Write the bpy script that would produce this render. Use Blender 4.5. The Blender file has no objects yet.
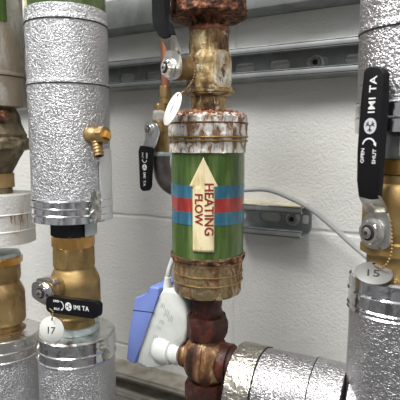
import bpy, bmesh, math, random
from mathutils import Vector, Matrix, noise

S = bpy.context.scene
C = S.collection
PI = math.pi
random.seed(7)

# ------------------------------------------------------------------ camera
F_PX = 470.0
YAW = math.radians(28.0)
PITCH = math.radians(6.7)
CAM = Vector((0.0, -0.62, 1.40))
cam_d = bpy.data.cameras.new('camera')
cam_d.sensor_width = 36.0
cam_d.lens = F_PX / 400.0 * 36.0
cam_d.clip_start = 0.02
cam_d.dof.use_dof = True
cam_d.dof.focus_distance = 0.50
cam_d.dof.aperture_fstop = 15.0
cam_o = bpy.data.objects.new('camera', cam_d)
C.objects.link(cam_o)
cam_o.location = CAM
cam_o.rotation_euler = (PI / 2 - PITCH, 0, YAW)
S.camera = cam_o
CM = Matrix.Rotation(YAW, 3, 'Z') @ Matrix.Rotation(PI / 2 - PITCH, 3, 'X')

# ------------------------------------------------------------------ world + lights
W = bpy.data.worlds.new('plant_room')
S.world = W
W.use_nodes = True
wn = W.node_tree
wn.nodes.clear()
wo = wn.nodes.new('ShaderNodeOutputWorld')
wb = wn.nodes.new('ShaderNodeBackground')
wtc = wn.nodes.new('ShaderNodeTexCoord')
wsep = wn.nodes.new('ShaderNodeSeparateXYZ')
wramp = wn.nodes.new('ShaderNodeValToRGB')
wmap = wn.nodes.new('ShaderNodeMapping')
wmap.inputs['Scale'].default_value = (3.6, 3.6, 1.4)
wnoise = wn.nodes.new('ShaderNodeTexNoise')
wnoise.inputs['Scale'].default_value = 1.4
wnoise.inputs['Detail'].default_value = 2
wr2 = wn.nodes.new('ShaderNodeValToRGB')
wr2.color_ramp.elements[0].position = 0.38
wr2.color_ramp.elements[0].color = (0.26, 0.26, 0.27, 1)
wr2.color_ramp.elements[1].position = 0.62
wr2.color_ramp.elements[1].color = (1.0, 1.0, 1.0, 1)
wmul = wn.nodes.new('ShaderNodeMixRGB')
wmul.blend_type = 'MULTIPLY'
wmul.inputs[0].default_value = 1.0
wadd = wn.nodes.new('ShaderNodeMath')
wadd.operation = 'MULTIPLY_ADD'
wadd.inputs[1].default_value = 0.5
wadd.inputs[2].default_value = 0.5
e = wramp.color_ramp.elements
e[0].position = 0.25; e[0].color = (0.10, 0.095, 0.09, 1)
e[1].position = 0.80; e[1].color = (0.86, 0.86, 0.88, 1)
m_ = e.new(0.52); m_.color = (0.58, 0.58, 0.59, 1)
L = wn.links.new
L(wtc.outputs['Generated'], wsep.inputs[0])
L(wsep.outputs['Z'], wadd.inputs[0])
L(wadd.outputs[0], wramp.inputs[0])
L(wtc.outputs['Generated'], wmap.inputs[0])
L(wmap.outputs[0], wnoise.inputs['Vector'])
L(wnoise.outputs[0], wr2.inputs[0])
L(wramp.outputs[0], wmul.inputs[1])
L(wr2.outputs[0], wmul.inputs[2])
L(wmul.outputs[0], wb.inputs[0])
L(wb.outputs[0], wo.inputs[0])
wb.inputs[1].default_value = 0.80

def area(name, loc, target, sx, sy, power, col=(1, 1, 1)):
    l = bpy.data.lights.new(name, 'AREA')
    l.shape = 'RECTANGLE'
    l.size = sx; l.size_y = sy; l.energy = power; l.color = col
    o = bpy.data.objects.new(name, l)
    C.objects.link(o)
    o.location = loc
    d = Vector(target) - Vector(loc)
    o.rotation_euler = d.to_track_quat('-Z', 'Y').to_euler()
    return o
area('ceiling_or_fill_lamp', (-0.65, -1.15, 2.85), (0, 0, 1.35), 1.3, 0.55, 58, (1.0, 0.985, 0.96))
area('ceiling_or_fill_lamp', (1.4, -1.6, 2.7), (0, 0, 1.3), 1.4, 0.6, 24, (0.97, 0.985, 1.0))  # added fill lamp, lifts the shadows on the wall; no known fitting

S.view_settings.view_transform = 'Standard'
S.view_settings.look = 'None'
S.view_settings.gamma = 1
S.view_settings.use_curve_mapping = False
S.view_settings.exposure = 0.0

# ------------------------------------------------------------------ surveying helpers
def ray(px, py):
    return CM @ Vector(((px - 200) / F_PX, -(py - 200) / F_PX, -1.0))

def onY(px, py, Y):                       # where the sight line meets a plane parallel to the wall
    d = ray(px, py)
    return CAM + d * ((Y - CAM.y) / d.y)

def onP(px, py, P0, N):
    d = ray(px, py)
    return CAM + d * ((P0 - CAM).dot(N) / d.dot(N))

def height(py, X, Y):                     # height on a vertical line through X,Y seen on row py
    inv = CM.transposed()
    k = -(py - 200) / F_PX
    a = inv @ Vector((X - CAM.x, Y - CAM.y, 0))
    b = inv @ Vector((0, 0, 1))
    # (a.y + t b.y) / -(a.z + t b.z) = k
    t = (-k * a.z - a.y) / (b.y + k * b.z)
    return CAM.z + t

ROW = -0.17                               # the row of risers stands this far off the wall

# ------------------------------------------------------------------ materials
def newmat(name):
    m = bpy.data.materials.new(name)
    m.use_nodes = True
    nt = m.node_tree
    return m, nt, nt.nodes['Principled BSDF']

def tex_noise(nt, vec, scale, detail=3, dist=0.0, rough=0.55):
    n = nt.nodes.new('ShaderNodeTexNoise')
    n.inputs['Scale'].default_value = scale
    n.inputs['Detail'].default_value = detail
    n.inputs['Distortion'].default_value = dist
    n.inputs['Roughness'].default_value = rough
    nt.links.new(vec, n.inputs['Vector'])
    return n

def mapping(nt, sc=(1, 1, 1), loc=(0, 0, 0), rot=(0, 0, 0)):
    tc = nt.nodes.new('ShaderNodeTexCoord')
    mp = nt.nodes.new('ShaderNodeMapping')
    mp.inputs['Scale'].default_value = sc
    mp.inputs['Location'].default_value = loc
    mp.inputs['Rotation'].default_value = rot
    nt.links.new(tc.outputs['Object'], mp.inputs[0])
    return mp.outputs[0]

def ramp(nt, fac, stops, interp='LINEAR'):
    r = nt.nodes.new('ShaderNodeValToRGB')
    r.color_ramp.interpolation = interp
    el = r.color_ramp.elements
    for i, (p, c) in enumerate(stops):
        if i < 2:
            x = el[i]; x.position = p
        else:
            x = el.new(p)
        x.color = (c[0], c[1], c[2], 1) if hasattr(c, '__len__') else (c, c, c, 1)
    nt.links.new(fac, r.inputs[0])
    return r.outputs[0]

def bump(nt, bs, h, strength, dist, prev=None):
    b = nt.nodes.new('ShaderNodeBump')
    b.inputs['Strength'].default_value = strength
    b.inputs['Distance'].default_value = dist
    nt.links.new(h, b.inputs['Height'])
    if prev is not None:
        nt.links.new(prev, b.inputs['Normal'])
    nt.links.new(b.outputs[0], bs.inputs['Normal'])
    return b.outputs[0]

def mixc(nt, fac, a, b, mode='MIX'):
    m = nt.nodes.new('ShaderNodeMixRGB')
    m.blend_type = mode
    for sock, v in ((m.inputs[0], fac), (m.inputs[1], a), (m.inputs[2], b)):
        if isinstance(v, (int, float)):
            sock.default_value = v
        elif isinstance(v, tuple):
            sock.default_value = (v[0], v[1], v[2], 1)
        else:
            nt.links.new(v, sock)
    return m.outputs[0]

def plain(name, col, rough=0.5, metal=0.0, bscale=0, bstr=0.3, bdist=0.0005, var=0.0, vscale=60, coat=0):
    m, nt, bs = newmat(name)
    bs.inputs['Roughness'].default_value = rough
    bs.inputs['Metallic'].default_value = metal
    bs.inputs['Coat Weight'].default_value = coat
    v = mapping(nt)
    if var:
        n = tex_noise(nt, v, vscale, 4)
        c = ramp(nt, n.outputs[0], [(0.35, [x * (1 - var) for x in col]), (0.65, [min(1, x * (1 + var)) for x in col])])
        nt.links.new(c, bs.inputs['Base Color'])
    else:
        bs.inputs['Base Color'].default_value = (*col, 1)
    if bscale:
        n2 = tex_noise(nt, v, bscale, 3)
        bump(nt, bs, n2.outputs[0], bstr, bdist)
    return m

def weathered(name, stops, scale=60, stretch=(1, 1, 1), rough=(0.4, 0.8), metal=0.0, bscale=220, bstr=0.6, bdist=0.001,
              speck=None, speck_scale=150, speck_at=0.62, detail=6, dist=0.3, bstretch=(1, 1, 1)):
    m, nt, bs = newmat(name)
    v = mapping(nt, stretch)
    n = tex_noise(nt, v, scale, detail, dist, 0.6)
    c = ramp(nt, n.outputs[0], stops)
    if speck:
        v2 = mapping(nt, (1, 1, 0.6), (3.1, 1.2, 0.4))
        n3 = tex_noise(nt, v2, speck_scale, 5, 0.5, 0.7)
        f = ramp(nt, n3.outputs[0], [(speck_at, 0.0), (speck_at + 0.06, 1.0)])
        c = mixc(nt, f, c, speck)
    nt.links.new(c, bs.inputs['Base Color'])
    r = ramp(nt, n.outputs[0], [(0.3, rough[1]), (0.7, rough[0])])
    nt.links.new(r, bs.inputs['Roughness'])
    bs.inputs['Metallic'].default_value = metal
    v3 = mapping(nt, bstretch)
    n2 = tex_noise(nt, v3, bscale, 5)
    bump(nt, bs, n2.outputs[0], bstr, bdist)
    return m

def foil(name, col, rough=0.3, stain=None, stain_at=0.6, scale=230, bstr=0.55, stain_scale=25, metal=1.0, sz=1.0):
    m, nt, bs = newmat(name)
    v = mapping(nt, (1, 1, sz))
    n = tex_noise(nt, v, scale, 1.5, 1.2, 0.5)
    h = ramp(nt, n.outputs[0], [(0.38, 0.0), (0.62, 1.0)])
    bump(nt, bs, h, bstr, 0.0011)
    v2 = mapping(nt, (1, 1, 0.5), (0.7, 0.1, 0.3))
    n2 = tex_noise(nt, v2, stain_scale, 6, 0.6, 0.65)
    base = ramp(nt, n2.outputs[0], [(0.3, [x * 0.88 for x in col]), (0.7, col)])
    bs.inputs['Metallic'].default_value = metal
    bs.inputs['Roughness'].default_value = rough
    if stain:
        f = ramp(nt, n2.outputs[0], [(stain_at, 0.0), (stain_at + 0.12, 1.0)])
        base = mixc(nt, f, base, stain)
        g = ramp(nt, n2.outputs[0], [(stain_at, metal), (stain_at + 0.12, 0.15)])
        nt.links.new(g, bs.inputs['Metallic'])
        g2 = ramp(nt, n2.outputs[0], [(stain_at, rough), (stain_at + 0.12, 0.75)])
        nt.links.new(g2, bs.inputs['Roughness'])
    nt.links.new(base, bs.inputs['Base Color'])
    return m

M = {}
M['foil'] = foil('embossed_foil', (0.62, 0.62, 0.635), 0.40, scale=420, bstr=0.80)
M['foil_large'] = foil('embossed_foil_bold', (0.56, 0.55, 0.56), 0.38, scale=320, bstr=0.55)
M['foil_dirty'] = foil('grimy_foil', (0.52, 0.49, 0.44), 0.5, stain=(0.26, 0.21, 0.15), stain_at=0.46, bstr=0.25)
M['foil_white'] = foil('dull_white_foil', (0.78, 0.76, 0.72), 0.5, stain=(0.42, 0.30, 0.16), stain_at=0.63, bstr=0.3, metal=0.45)
M['foil_smooth'] = foil('smooth_foil_tape', (0.84, 0.84, 0.86), 0.17, scale=45, bstr=0.25)
M['foil_smooth_dirty'] = foil('scuffed_foil_tape', (0.75, 0.74, 0.72), 0.28, scale=60, bstr=0.45, stain=(0.28, 0.23, 0.18), stain_at=0.6, stain_scale=40)
M['green'] = weathered('green_marker_vinyl', [(0.3, (0.020, 0.042, 0.008)), (0.52, (0.055, 0.105, 0.020)), (0.70, (0.13, 0.17, 0.06)), (0.85, (0.30, 0.30, 0.16))],
                       90, (1, 1, 0.10), (0.18, 0.38), 0, 150, 0.8, 0.0010, detail=5, bstretch=(1, 1, 0.12))
M['blue_band'] = weathered('blue_marker_stripe', [(0.3, (0.012, 0.065, 0.11)), (0.55, (0.035, 0.14, 0.21)), (0.78, (0.13, 0.26, 0.30))],
                           90, (1, 1, 0.12), (0.18, 0.38), 0, 150, 0.7, 0.0010, bstretch=(1, 1, 0.12))
M['red_band'] = weathered('red_marker_stripe', [(0.3, (0.16, 0.012, 0.010)), (0.55, (0.33, 0.036, 0.030)), (0.8, (0.40, 0.14, 0.10))],
                          90, (1, 1, 0.12), (0.18, 0.38), 0, 150, 0.7, 0.0010, bstretch=(1, 1, 0.12))
M['cream'] = weathered('cream_vinyl', [(0.28, (0.52, 0.40, 0.18)), (0.5, (0.80, 0.69, 0.42)), (0.75, (0.86, 0.78, 0.55))],
                       110, (1, 1, 0.2), (0.25, 0.5), 0, 200, 0.2, 0.0005, speck=(0.35, 0.22, 0.07), speck_scale=220, speck_at=0.66)
M['dark_red'] = plain('dark_red_print', (0.22, 0.02, 0.015), 0.5, var=0.3, vscale=300)
M['rust'] = weathered('flaky_rust', [(0.36, (0.014, 0.006, 0.004)), (0.48, (0.075, 0.024, 0.012)), (0.58, (0.24, 0.085, 0.030)), (0.70, (0.45, 0.22, 0.10))],
                      140, (1, 1, 1), (0.6, 0.95), 0.05, 260, 1.0, 0.002)
M['rust_dark'] = weathered('dark_wet_rust', [(0.28, (0.010, 0.004, 0.003)), (0.5, (0.050, 0.013, 0.008)), (0.66, (0.13, 0.032, 0.017)), (0.82, (0.30, 0.10, 0.06))],
                           70, (1, 1, 0.7), (0.32, 0.7), 0.15, 240, 0.8, 0.0013)
M['rust_orange'] = weathered('orange_rust', [(0.3, (0.07, 0.022, 0.012)), (0.5, (0.27, 0.095, 0.045)), (0.75, (0.48, 0.23, 0.12))],
                             90, (1, 1, 1), (0.7, 0.95), 0.0, 300, 1.0, 0.002)
M['crusty_brass'] = weathered('limescaled_brass', [(0.36, (0.05, 0.022, 0.008)), (0.45, (0.19, 0.105, 0.035)), (0.54, (0.36, 0.25, 0.10)), (0.64, (0.50, 0.40, 0.22))],
                              75, (1, 1, 0.4), (0.35, 0.7), 0.25, 200, 0.8, 0.0015, speck=(0.62, 0.58, 0.46), speck_scale=110, speck_at=0.56)
M['limescale'] = weathered('limescale_crust', [(0.36, (0.10, 0.06, 0.025)), (0.47, (0.33, 0.25, 0.13)), (0.58, (0.50, 0.46, 0.36)), (0.68, (0.62, 0.60, 0.54))], 120, (1, 1, 0.35), (0.5, 0.8), 0.0, 200, 0.9, 0.0015, speck=(0.10, 0.05, 0.02), speck_scale=110, speck_at=0.6)
M['bronze_rust'] = weathered('rust_streaked_bronze', [(0.36, (0.018, 0.007, 0.004)), (0.47, (0.085, 0.030, 0.014)), (0.56, (0.20, 0.095, 0.035)), (0.66, (0.46, 0.34, 0.18))],
                              75, (1, 1, 0.22), (0.3, 0.7), 0.2, 190, 0.8, 0.0014)
M['brass'] = weathered('dull_brass', [(0.3, (0.24, 0.15, 0.055)), (0.55, (0.39, 0.265, 0.105)), (0.8, (0.52, 0.38, 0.18))],
                       40, (1, 1, 1), (0.42, 0.58), 0.75, 500, 0.3, 0.0004)
M['brass_old'] = weathered('tarnished_brass', [(0.3, (0.16, 0.10, 0.04)), (0.55, (0.36, 0.24, 0.10)), (0.8, (0.48, 0.35, 0.17))],
                           50, (1, 1, 0.5), (0.35, 0.6), 0.6, 300, 0.5, 0.0008, speck=(0.08, 0.05, 0.03), speck_at=0.62)
M['brass_bright'] = plain('orange_brass', (0.72, 0.40, 0.12), 0.28, 0.9, 400, 0.2, 0.0003, 0.15)
M['brass_grimy'] = weathered('grimy_green_brass', [(0.3, (0.035, 0.025, 0.014)), (0.5, (0.13, 0.10, 0.055)), (0.68, (0.27, 0.23, 0.13)), (0.85, (0.45, 0.42, 0.28))],
                             55, (1, 1, 0.8), (0.5, 0.8), 0.2, 180, 0.8, 0.0015)
M['copper'] = weathered('copper', [(0.3, (0.36, 0.13, 0.07)), (0.6, (0.62, 0.27, 0.17)), (0.85, (0.74, 0.42, 0.30))], 60, (1, 1, 0.3), (0.3, 0.5), 0.8, 300, 0.2, 0.0004)
M['zinc'] = weathered('galvanised_steel', [(0.3, (0.24, 0.255, 0.255)), (0.55, (0.36, 0.38, 0.38)), (0.8, (0.50, 0.52, 0.52))],
                      28, (1, 1, 1), (0.34, 0.52), 0.75, 350, 0.15, 0.0003)
M['zinc_bright'] = plain('bright_zinc', (0.72, 0.74, 0.74), 0.28, 0.9, 200, 0.2, 0.0003, 0.1)
M['zinc_ring'] = plain('pale_zinc_nut', (0.52, 0.60, 0.58), 0.45, 0.5, 200, 0.3, 0.0004, 0.15)
M['steel'] = plain('stainless_plate', (0.62, 0.60, 0.56), 0.30, 1.0, 260, 0.25, 0.0004, 0.12, 120)
M['steel_nut'] = plain('plated_nut', (0.80, 0.76, 0.70), 0.2, 1.0, 0)
M['black_nut'] = plain('black_nut', (0.012, 0.013, 0.016), 0.45, 0.3, 300, 0.3, 0.0004)
M['black_vinyl'] = plain('black_vinyl_sleeve', (0.0045, 0.0045, 0.006), 0.5, 0, 900, 0.12, 0.0002)
M['black_vinyl'].node_tree.nodes['Principled BSDF'].inputs['Specular IOR Level'].default_value = 0.22
M['print_white'] = plain('white_print', (0.80, 0.80, 0.80), 0.6)
M['print_grey'] = plain('pale_grey_print', (0.55, 0.56, 0.58), 0.6)
M['ink'] = plain('black_ink', (0.02, 0.02, 0.02), 0.6)
M['grey_ink'] = plain('grey_ink', (0.36, 0.37, 0.38), 0.6)
M['tag'] = plain('white_plastic_tag', (0.74, 0.74, 0.70), 0.45, 0, 200, 0.1, 0.0003, 0.04)
M['tag_metal'] = plain('brushed_metal_tag', (0.25, 0.25, 0.24), 0.5, 0.35, 200, 0.1, 0.0003, 0.06)
M['white_plastic'] = weathered('greyed_white_plastic', [(0.3, (0.50, 0.52, 0.49)), (0.6, (0.66, 0.68, 0.64))], 25, (1, 1, 1), (0.4, 0.5), 0, 300, 0.1, 0.0003,
                               speck=(0.30, 0.22, 0.14), speck_scale=90, speck_at=0.70)
M['blue_plastic'] = plain('periwinkle_plastic', (0.16, 0.22, 0.52), 0.45, 0, 300, 0.1, 0.0003, 0.05, 30)
M['cable'] = plain('grey_pvc_cable', (0.40, 0.41, 0.41), 0.5)
M['paint'] = plain('glossy_white_paint', (0.70, 0.70, 0.66), 0.4, 0, 60, 0.3, 0.001, 0.04, 20)
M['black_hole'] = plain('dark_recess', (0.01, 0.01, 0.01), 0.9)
M['wall_reflection'] = plain('wall_reflection', (0.70, 0.70, 0.68), 0.5, 0.0, 300, 0.15, 0.0004, 0.05)  # pale colour for the bright wall mirrored in smooth foil
M['insul'] = weathered('bare_lagging', [(0.3, (0.22, 0.20, 0.18)), (0.7, (0.55, 0.53, 0.48))], 80, (1, 1, 1), (0.7, 0.9), 0, 300, 0.8, 0.001)
M['tape_cream'] = weathered('masking_tape', [(0.3, (0.50, 0.44, 0.30)), (0.7, (0.72, 0.67, 0.52))], 60, (1, 1, 1), (0.6, 0.8), 0, 250, 0.3, 0.0005)

# painted block wall
def wall_mat():
    m, nt, bs = newmat('painted_blockwork')
    tc = nt.nodes.new('ShaderNodeTexCoord')
    sep = nt.nodes.new('ShaderNodeSeparateXYZ')
    nt.links.new(tc.outputs['Object'], sep.inputs[0])
    cb = nt.nodes.new('ShaderNodeCombineXYZ')
    nt.links.new(sep.outputs['X'], cb.inputs[0])
    nt.links.new(sep.outputs['Z'], cb.inputs[1])
    mp = nt.nodes.new('ShaderNodeMapping')
    nt.links.new(cb.outputs[0], mp.inputs[0])
    j = onY(112, 212, 0)
    mp.inputs['Location'].default_value = (-j.x + 0.45 * 20 + 0.225, -j.z + 0.225 * 20, 0)
    wob = tex_noise(nt, mp.outputs[0], 14, 3)
    wv = nt.nodes.new('ShaderNodeVectorMath'); wv.operation = 'SCALE'
    nt.links.new(wob.outputs['Color'], wv.inputs[0]); wv.inputs['Scale'].default_value = 0.006
    av = nt.nodes.new('ShaderNodeVectorMath'); av.operation = 'ADD'
    nt.links.new(mp.outputs[0], av.inputs[0]); nt.links.new(wv.outputs[0], av.inputs[1])
    br = nt.nodes.new('ShaderNodeTexBrick')
    br.offset = 0.5
    br.inputs['Scale'].default_value = 1.0
    br.inputs['Brick Width'].default_value = 0.45
    br.inputs['Row Height'].default_value = 0.225
    br.inputs['Mortar Size'].default_value = 0.004
    br.inputs['Mortar Smooth'].default_value = 0.9
    br.inputs['Color1'].default_value = (1, 1, 1, 1)
    br.inputs['Color2'].default_value = (1, 1, 1, 1)
    br.inputs['Mortar'].default_value = (0, 0, 0, 1)
    nt.links.new(av.outputs[0], br.inputs['Vector'])
    n1 = tex_noise(nt, tc.outputs['Object'], 5, 3)
    col = ramp(nt, n1.outputs[0], [(0.3, (0.66, 0.66, 0.625)), (0.7, (0.72, 0.72, 0.69))])
    n4 = tex_noise(nt, tc.outputs['Object'], 120, 3, 0.2, 0.6)
    f4 = ramp(nt, n4.outputs[0], [(0.68, 0.0), (0.74, 0.55)])
    col = mixc(nt, f4, col, (0.42, 0.40, 0.36))
    nt.links.new(col, bs.inputs['Base Color'])
    bs.inputs['Roughness'].default_value = 0.55
    b1 = bump(nt, bs, br.outputs['Color'], 0.55, 0.003)
    n2 = tex_noise(nt, tc.outputs['Object'], 260, 5, 0.6, 0.6)
    h2 = ramp(nt, n2.outputs[0], [(0.36, 0.0), (0.58, 1.0)])
    b2 = bump(nt, bs, h2, 0.42, 0.0012, b1)
    n3 = tex_noise(nt, tc.outputs['Object'], 35, 3)
    bump(nt, bs, n3.outputs[0], 0.25, 0.004, b2)
    return m
M['wall'] = wall_mat()

# ------------------------------------------------------------------ mesh helpers
def thing(name, label, cat, loc=(0, 0, 0), group=None):
    o = bpy.data.objects.new(name, None)
    o.empty_display_size = 0.02
    C.objects.link(o)
    o.location = loc
    o['label'] = label; o['category'] = cat
    if group: o['group'] = group
    return o

def rootloc(p):
    v = Vector((0, 0, 0))
    while p is not None:
        v += p.location
        p = p.parent
    return v

def obj(name, bm, mat, parent=None, loc=None, smooth=True, sharp=40):
    """bm is in world coordinates; origin becomes the parent's origin (or loc)"""
    base = rootloc(parent) if parent is not None else Vector(loc or (0, 0, 0))
    bmesh.ops.translate(bm, vec=-base, verts=bm.verts)
    bmesh.ops.recalc_face_normals(bm, faces=bm.faces)
    me = bpy.data.meshes.new(name)
    bm.to_mesh(me); bm.free()
    mats = mat if isinstance(mat, (list, tuple)) else [mat]
    for x in mats: me.materials.append(x)
    if smooth:
        me.polygons.foreach_set('use_smooth', [True] * len(me.polygons))
        try: me.set_sharp_from_angle(angle=math.radians(sharp))
        except Exception: pass
    o = bpy.data.objects.new(name, me)
    C.objects.link(o)
    if parent is not None: o.parent = parent
    else: o.location = base
    return o

def tag(o, label, cat, group=None):
    o['label'] = label; o['category'] = cat
    if group: o['group'] = group
    return o

def struct(o):
    o['kind'] = 'structure'
    return o

def frame(origin, zdir, xhint=(0, 0, 1)):
    z = Vector(zdir).normalized()
    x = Vector(xhint)
    x = (x - z * x.dot(z)).normalized()
    y = z.cross(x)
    m = Matrix((x, y, z)).transposed().to_4x4()
    m.translation = Vector(origin)
    return m

def lathe(bm, prof, mat4=None, seg=64, jit=0.0, jscale=60, rot=0.0, caps=True, zj=0.0):
    """prof: (r,z) list; spun about local Z"""
    rings = []
    for (r, z) in prof:
        ring = []
        for i in range(seg):
            a = 2 * PI * i / seg + rot
            rr = r; zz = z
            if jit:
                q = Vector((math.cos(a) * r, math.sin(a) * r, z)) * jscale
                rr = r + jit * noise.noise(q) + jit * 0.5 * noise.noise(q * 2.7)
            if zj:
                zz = z + zj * noise.noise(Vector((math.cos(a) * 3, math.sin(a) * 3, z * 50))) + zj * 0.6 * noise.noise(Vector((math.cos(a) * 9, math.sin(a) * 9, z * 90)))
            v = Vector((math.cos(a) * rr, math.sin(a) * rr, zz))
            if mat4 is not None: v = mat4 @ v
            ring.append(bm.verts.new(v))
        rings.append(ring)
    for k in range(len(rings) - 1):
        a, b = rings[k], rings[k + 1]
        for i in range(seg):
            j = (i + 1) % seg
            bm.faces.new((a[i], a[j], b[j], b[i]))
    if caps:
        bm.faces.new(list(reversed(rings[0])))
        bm.faces.new(rings[-1])
    return bm

def L_(prof, m=None, **k):
    return lathe(bmesh.new(), prof, m, **k)

def vert(X, Y, z=0.0):
    return Matrix.Translation((X, Y, z))

def dense(prof, step=0.002):
    out = [prof[0]]
    for (r0, z0), (r1, z1) in zip(prof, prof[1:]):
        n = max(1, int(math.hypot(r1 - r0, z1 - z0) / step))
        for i in range(1, n + 1):
            t = i / n
            out.append((r0 + (r1 - r0) * t, z0 + (z1 - z0) * t))
    return out

def hexnut(bm, rin, z0, z1, m, rot=0.0, sides=6, ch=0.12):
    """nut with chamfered corners, across-corners radius rin"""
    rc = rin * math.cos(PI / sides) * 1.02
    h = (z1 - z0)
    seg = sides * 8
    rings = []
    for (z, k) in ((z0, 0), (z0 + h * ch, 1), (z1 - h * ch, 1), (z1, 0)):
        ring = []
        for i in range(seg):
            a = 2 * PI * i / seg
            aa = (a % (2 * PI / sides)) - PI / sides
            rr = rin * math.cos(PI / sides) / math.cos(aa)
            if k == 0: rr = min(rr, rc)
            v = m @ Vector((math.cos(a + rot) * rr, math.sin(a + rot) * rr, z))
            ring.append(bm.verts.new(v))
        rings.append(ring)
    for k in range(3):
        a, b = rings[k], rings[k + 1]
        for i in range(seg):
            j = (i + 1) % seg
            bm.faces.new((a[i], a[j], b[j], b[i]))
    bm.faces.new(list(reversed(rings[0]))); bm.faces.new(rings[-1])
    return bm

def tube(bm, pts, r, seg=16, sub=6, taper=None):
    """round tube through pts (Catmull-Rom)"""
    P = [Vector(p) for p in pts]
    if sub > 1 and len(P) > 2:
        Q = []
        E = [P[0] * 2 - P[1]] + P + [P[-1] * 2 - P[-2]]
        for i in range(1, len(E) - 2):
            for s in range(sub):
                t = s / sub
                a, b, c, d = E[i - 1], E[i], E[i + 1], E[i + 2]
                Q.append(0.5 * ((2 * b) + (c - a) * t + (2 * a - 5 * b + 4 * c - d) * t * t + (3 * b - a - 3 * c + d) * t ** 3))
        Q.append(P[-1]); P = Q
    rings = []
    up = Vector((0.3, 0.5, 0.81)).normalized()
    for i, p in enumerate(P):
        t = (P[min(i + 1, len(P) - 1)] - P[max(i - 1, 0)]).normalized()
        x = (up - t * up.dot(t)).normalized(); up = x
        y = t.cross(x)
        rr = r if taper is None else r * (1 + (taper - 1) * i / (len(P) - 1))
        rings.append([bm.verts.new(p + (x * math.cos(2 * PI * k / seg) + y * math.sin(2 * PI * k / seg)) * rr) for k in range(seg)])
    for a, b in zip(rings, rings[1:]):
        for i in range(seg):
            j = (i + 1) % seg
            bm.faces.new((a[i], a[j], b[j], b[i]))
    bm.faces.new(list(reversed(rings[0]))); bm.faces.new(rings[-1])
    return bm

def slab(bm, pts, vec, bev=0.0, seg=3):
    """prism: polygon pts (world) pushed along vec, optional rounded edges"""
    vec = Vector(vec)
    a = [bm.verts.new(Vector(p)) for p in pts]
    b = [bm.verts.new(Vector(p) + vec) for p in pts]
    n = len(pts)
    fs = [bm.faces.new(a), bm.faces.new(list(reversed(b)))]
    for i in range(n):
        j = (i + 1) % n
        fs.append(bm.faces.new((a[j], a[i], b[i], b[j])))
    if bev:
        es = set(e for f in fs for e in f.edges)
        bmesh.ops.bevel(bm, geom=list(es), offset=bev, segments=seg, affect='EDGES', profile=0.5, clamp_overlap=True)
    return bm

def box(bm, lo, hi, bev=0.0, seg=2):
    x0, y0, z0 = lo; x1, y1, z1 = hi
    return slab(bm, [(x0, y0, z0), (x1, y0, z0), (x1, y0, z1), (x0, y0, z1)], (0, y1 - y0, 0), bev, seg)

def smooth_poly(pts, it=2, k=0.28, n=5):
    """round the corners of an outline with short arcs"""
    out = []
    N_ = len(pts)
    for i in range(N_):
        p, c, q = Vector(pts[i - 1]), Vector(pts[i]), Vector(pts[(i + 1) % N_])
        la, lb = (p - c).length, (q - c).length
        d = min(la, lb) * (k + 0.08 * it)
        a, b = c + (p - c).normalized() * d, c + (q - c).normalized() * d
        for j in range(n + 1):
            t = j / n
            out.append(a * (1 - t) ** 2 + c * 2 * t * (1 - t) + b * t * t)
    return out

def smooth_poly_old(pts, it=2):
    for _ in range(it):
        out = []
        n = len(pts)
        for i in range(n):
            a, b = Vector(pts[i]), Vector(pts[(i + 1) % n])
            out += [a * 0.8 + b * 0.2, a * 0.2 + b * 0.8]
        pts = out
    return pts

def ball(bm, c, r, u=10, v=6):
    prof = [(max(1e-5, r * math.sin(PI * k / v)), -r * math.cos(PI * k / v)) for k in range(v + 1)]
    return lathe(bm, prof, Matrix.Translation(c), seg=u)

def wrapped_patch(bm, X, R, aL, aR, zlo, zhi, th=0.0006, n=24, nz=1):
    """thin curved sheet on the pipe between two angles"""
    def ring(r, z): return [Vector((X + math.cos(aL + (aR - aL) * k / n) * r, ROW + math.sin(aL + (aR - aL) * k / n) * r, z)) for k in range(n + 1)]
    g = []
    for r in (R, R + th):
        rows = []
        for q in range(nz + 1):
            z = zlo + (zhi - zlo) * q / nz
            rows.append([bm.verts.new(v) for v in ring(r, z)])
        g.append(rows)
    for r in range(2):
        for q in range(nz):
            for k in range(n):
                f = (g[r][q][k], g[r][q][k + 1], g[r][q + 1][k + 1], g[r][q + 1][k])
                bm.faces.new(f if r else tuple(reversed(f)))
    for q in range(nz):
        for k in (0, n):
            bm.faces.new((g[0][q][k], g[1][q][k], g[1][q + 1][k], g[0][q + 1][k]))
    for k in range(n):
        for q in (0, nz):
            bm.faces.new((g[0][q][k], g[0][q][k + 1], g[1][q][k + 1], g[1][q][k]))
    return bm

def text_bm(s, size, m4=None, ext=0.00012, bold=0.0, wrap=None, spacing=1.0):
    """lettering as mesh, centred on local origin in XY; wrap = cut fine enough to bend"""
    cu = bpy.data.curves.new('lettering', 'FONT')
    cu.body = s; cu.size = size
    cu.align_x = 'CENTER'; cu.align_y = 'CENTER'
    cu.extrude = ext; cu.offset = bold; cu.space_character = spacing
    cu.resolution_u = 4
    o = bpy.data.objects.new('lettering', cu)
    C.objects.link(o)
    dg = bpy.context.evaluated_depsgraph_get()
    me = bpy.data.meshes.new_from_object(o.evaluated_get(dg))
    bm = bmesh.new(); bm.from_mesh(me)
    bpy.data.objects.remove(o); bpy.data.meshes.remove(me); bpy.data.curves.remove(cu)
    if bm.verts:                                         # centre it exactly
        xs = [v.co.x for v in bm.verts]; ys = [v.co.y for v in bm.verts]
        bmesh.ops.translate(bm, vec=(-(min(xs) + max(xs)) / 2, -(min(ys) + max(ys)) / 2, 0), verts=bm.verts)
    if wrap:
        for k in range(3):
            es = [e for e in bm.edges if e.calc_length() > wrap]
            if es: bmesh.ops.subdivide_edges(bm, edges=es, cuts=1)
            bmesh.ops.triangulate(bm, faces=bm.faces)
    if m4 is not None:
        bm.transform(m4)
    return bm

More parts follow.
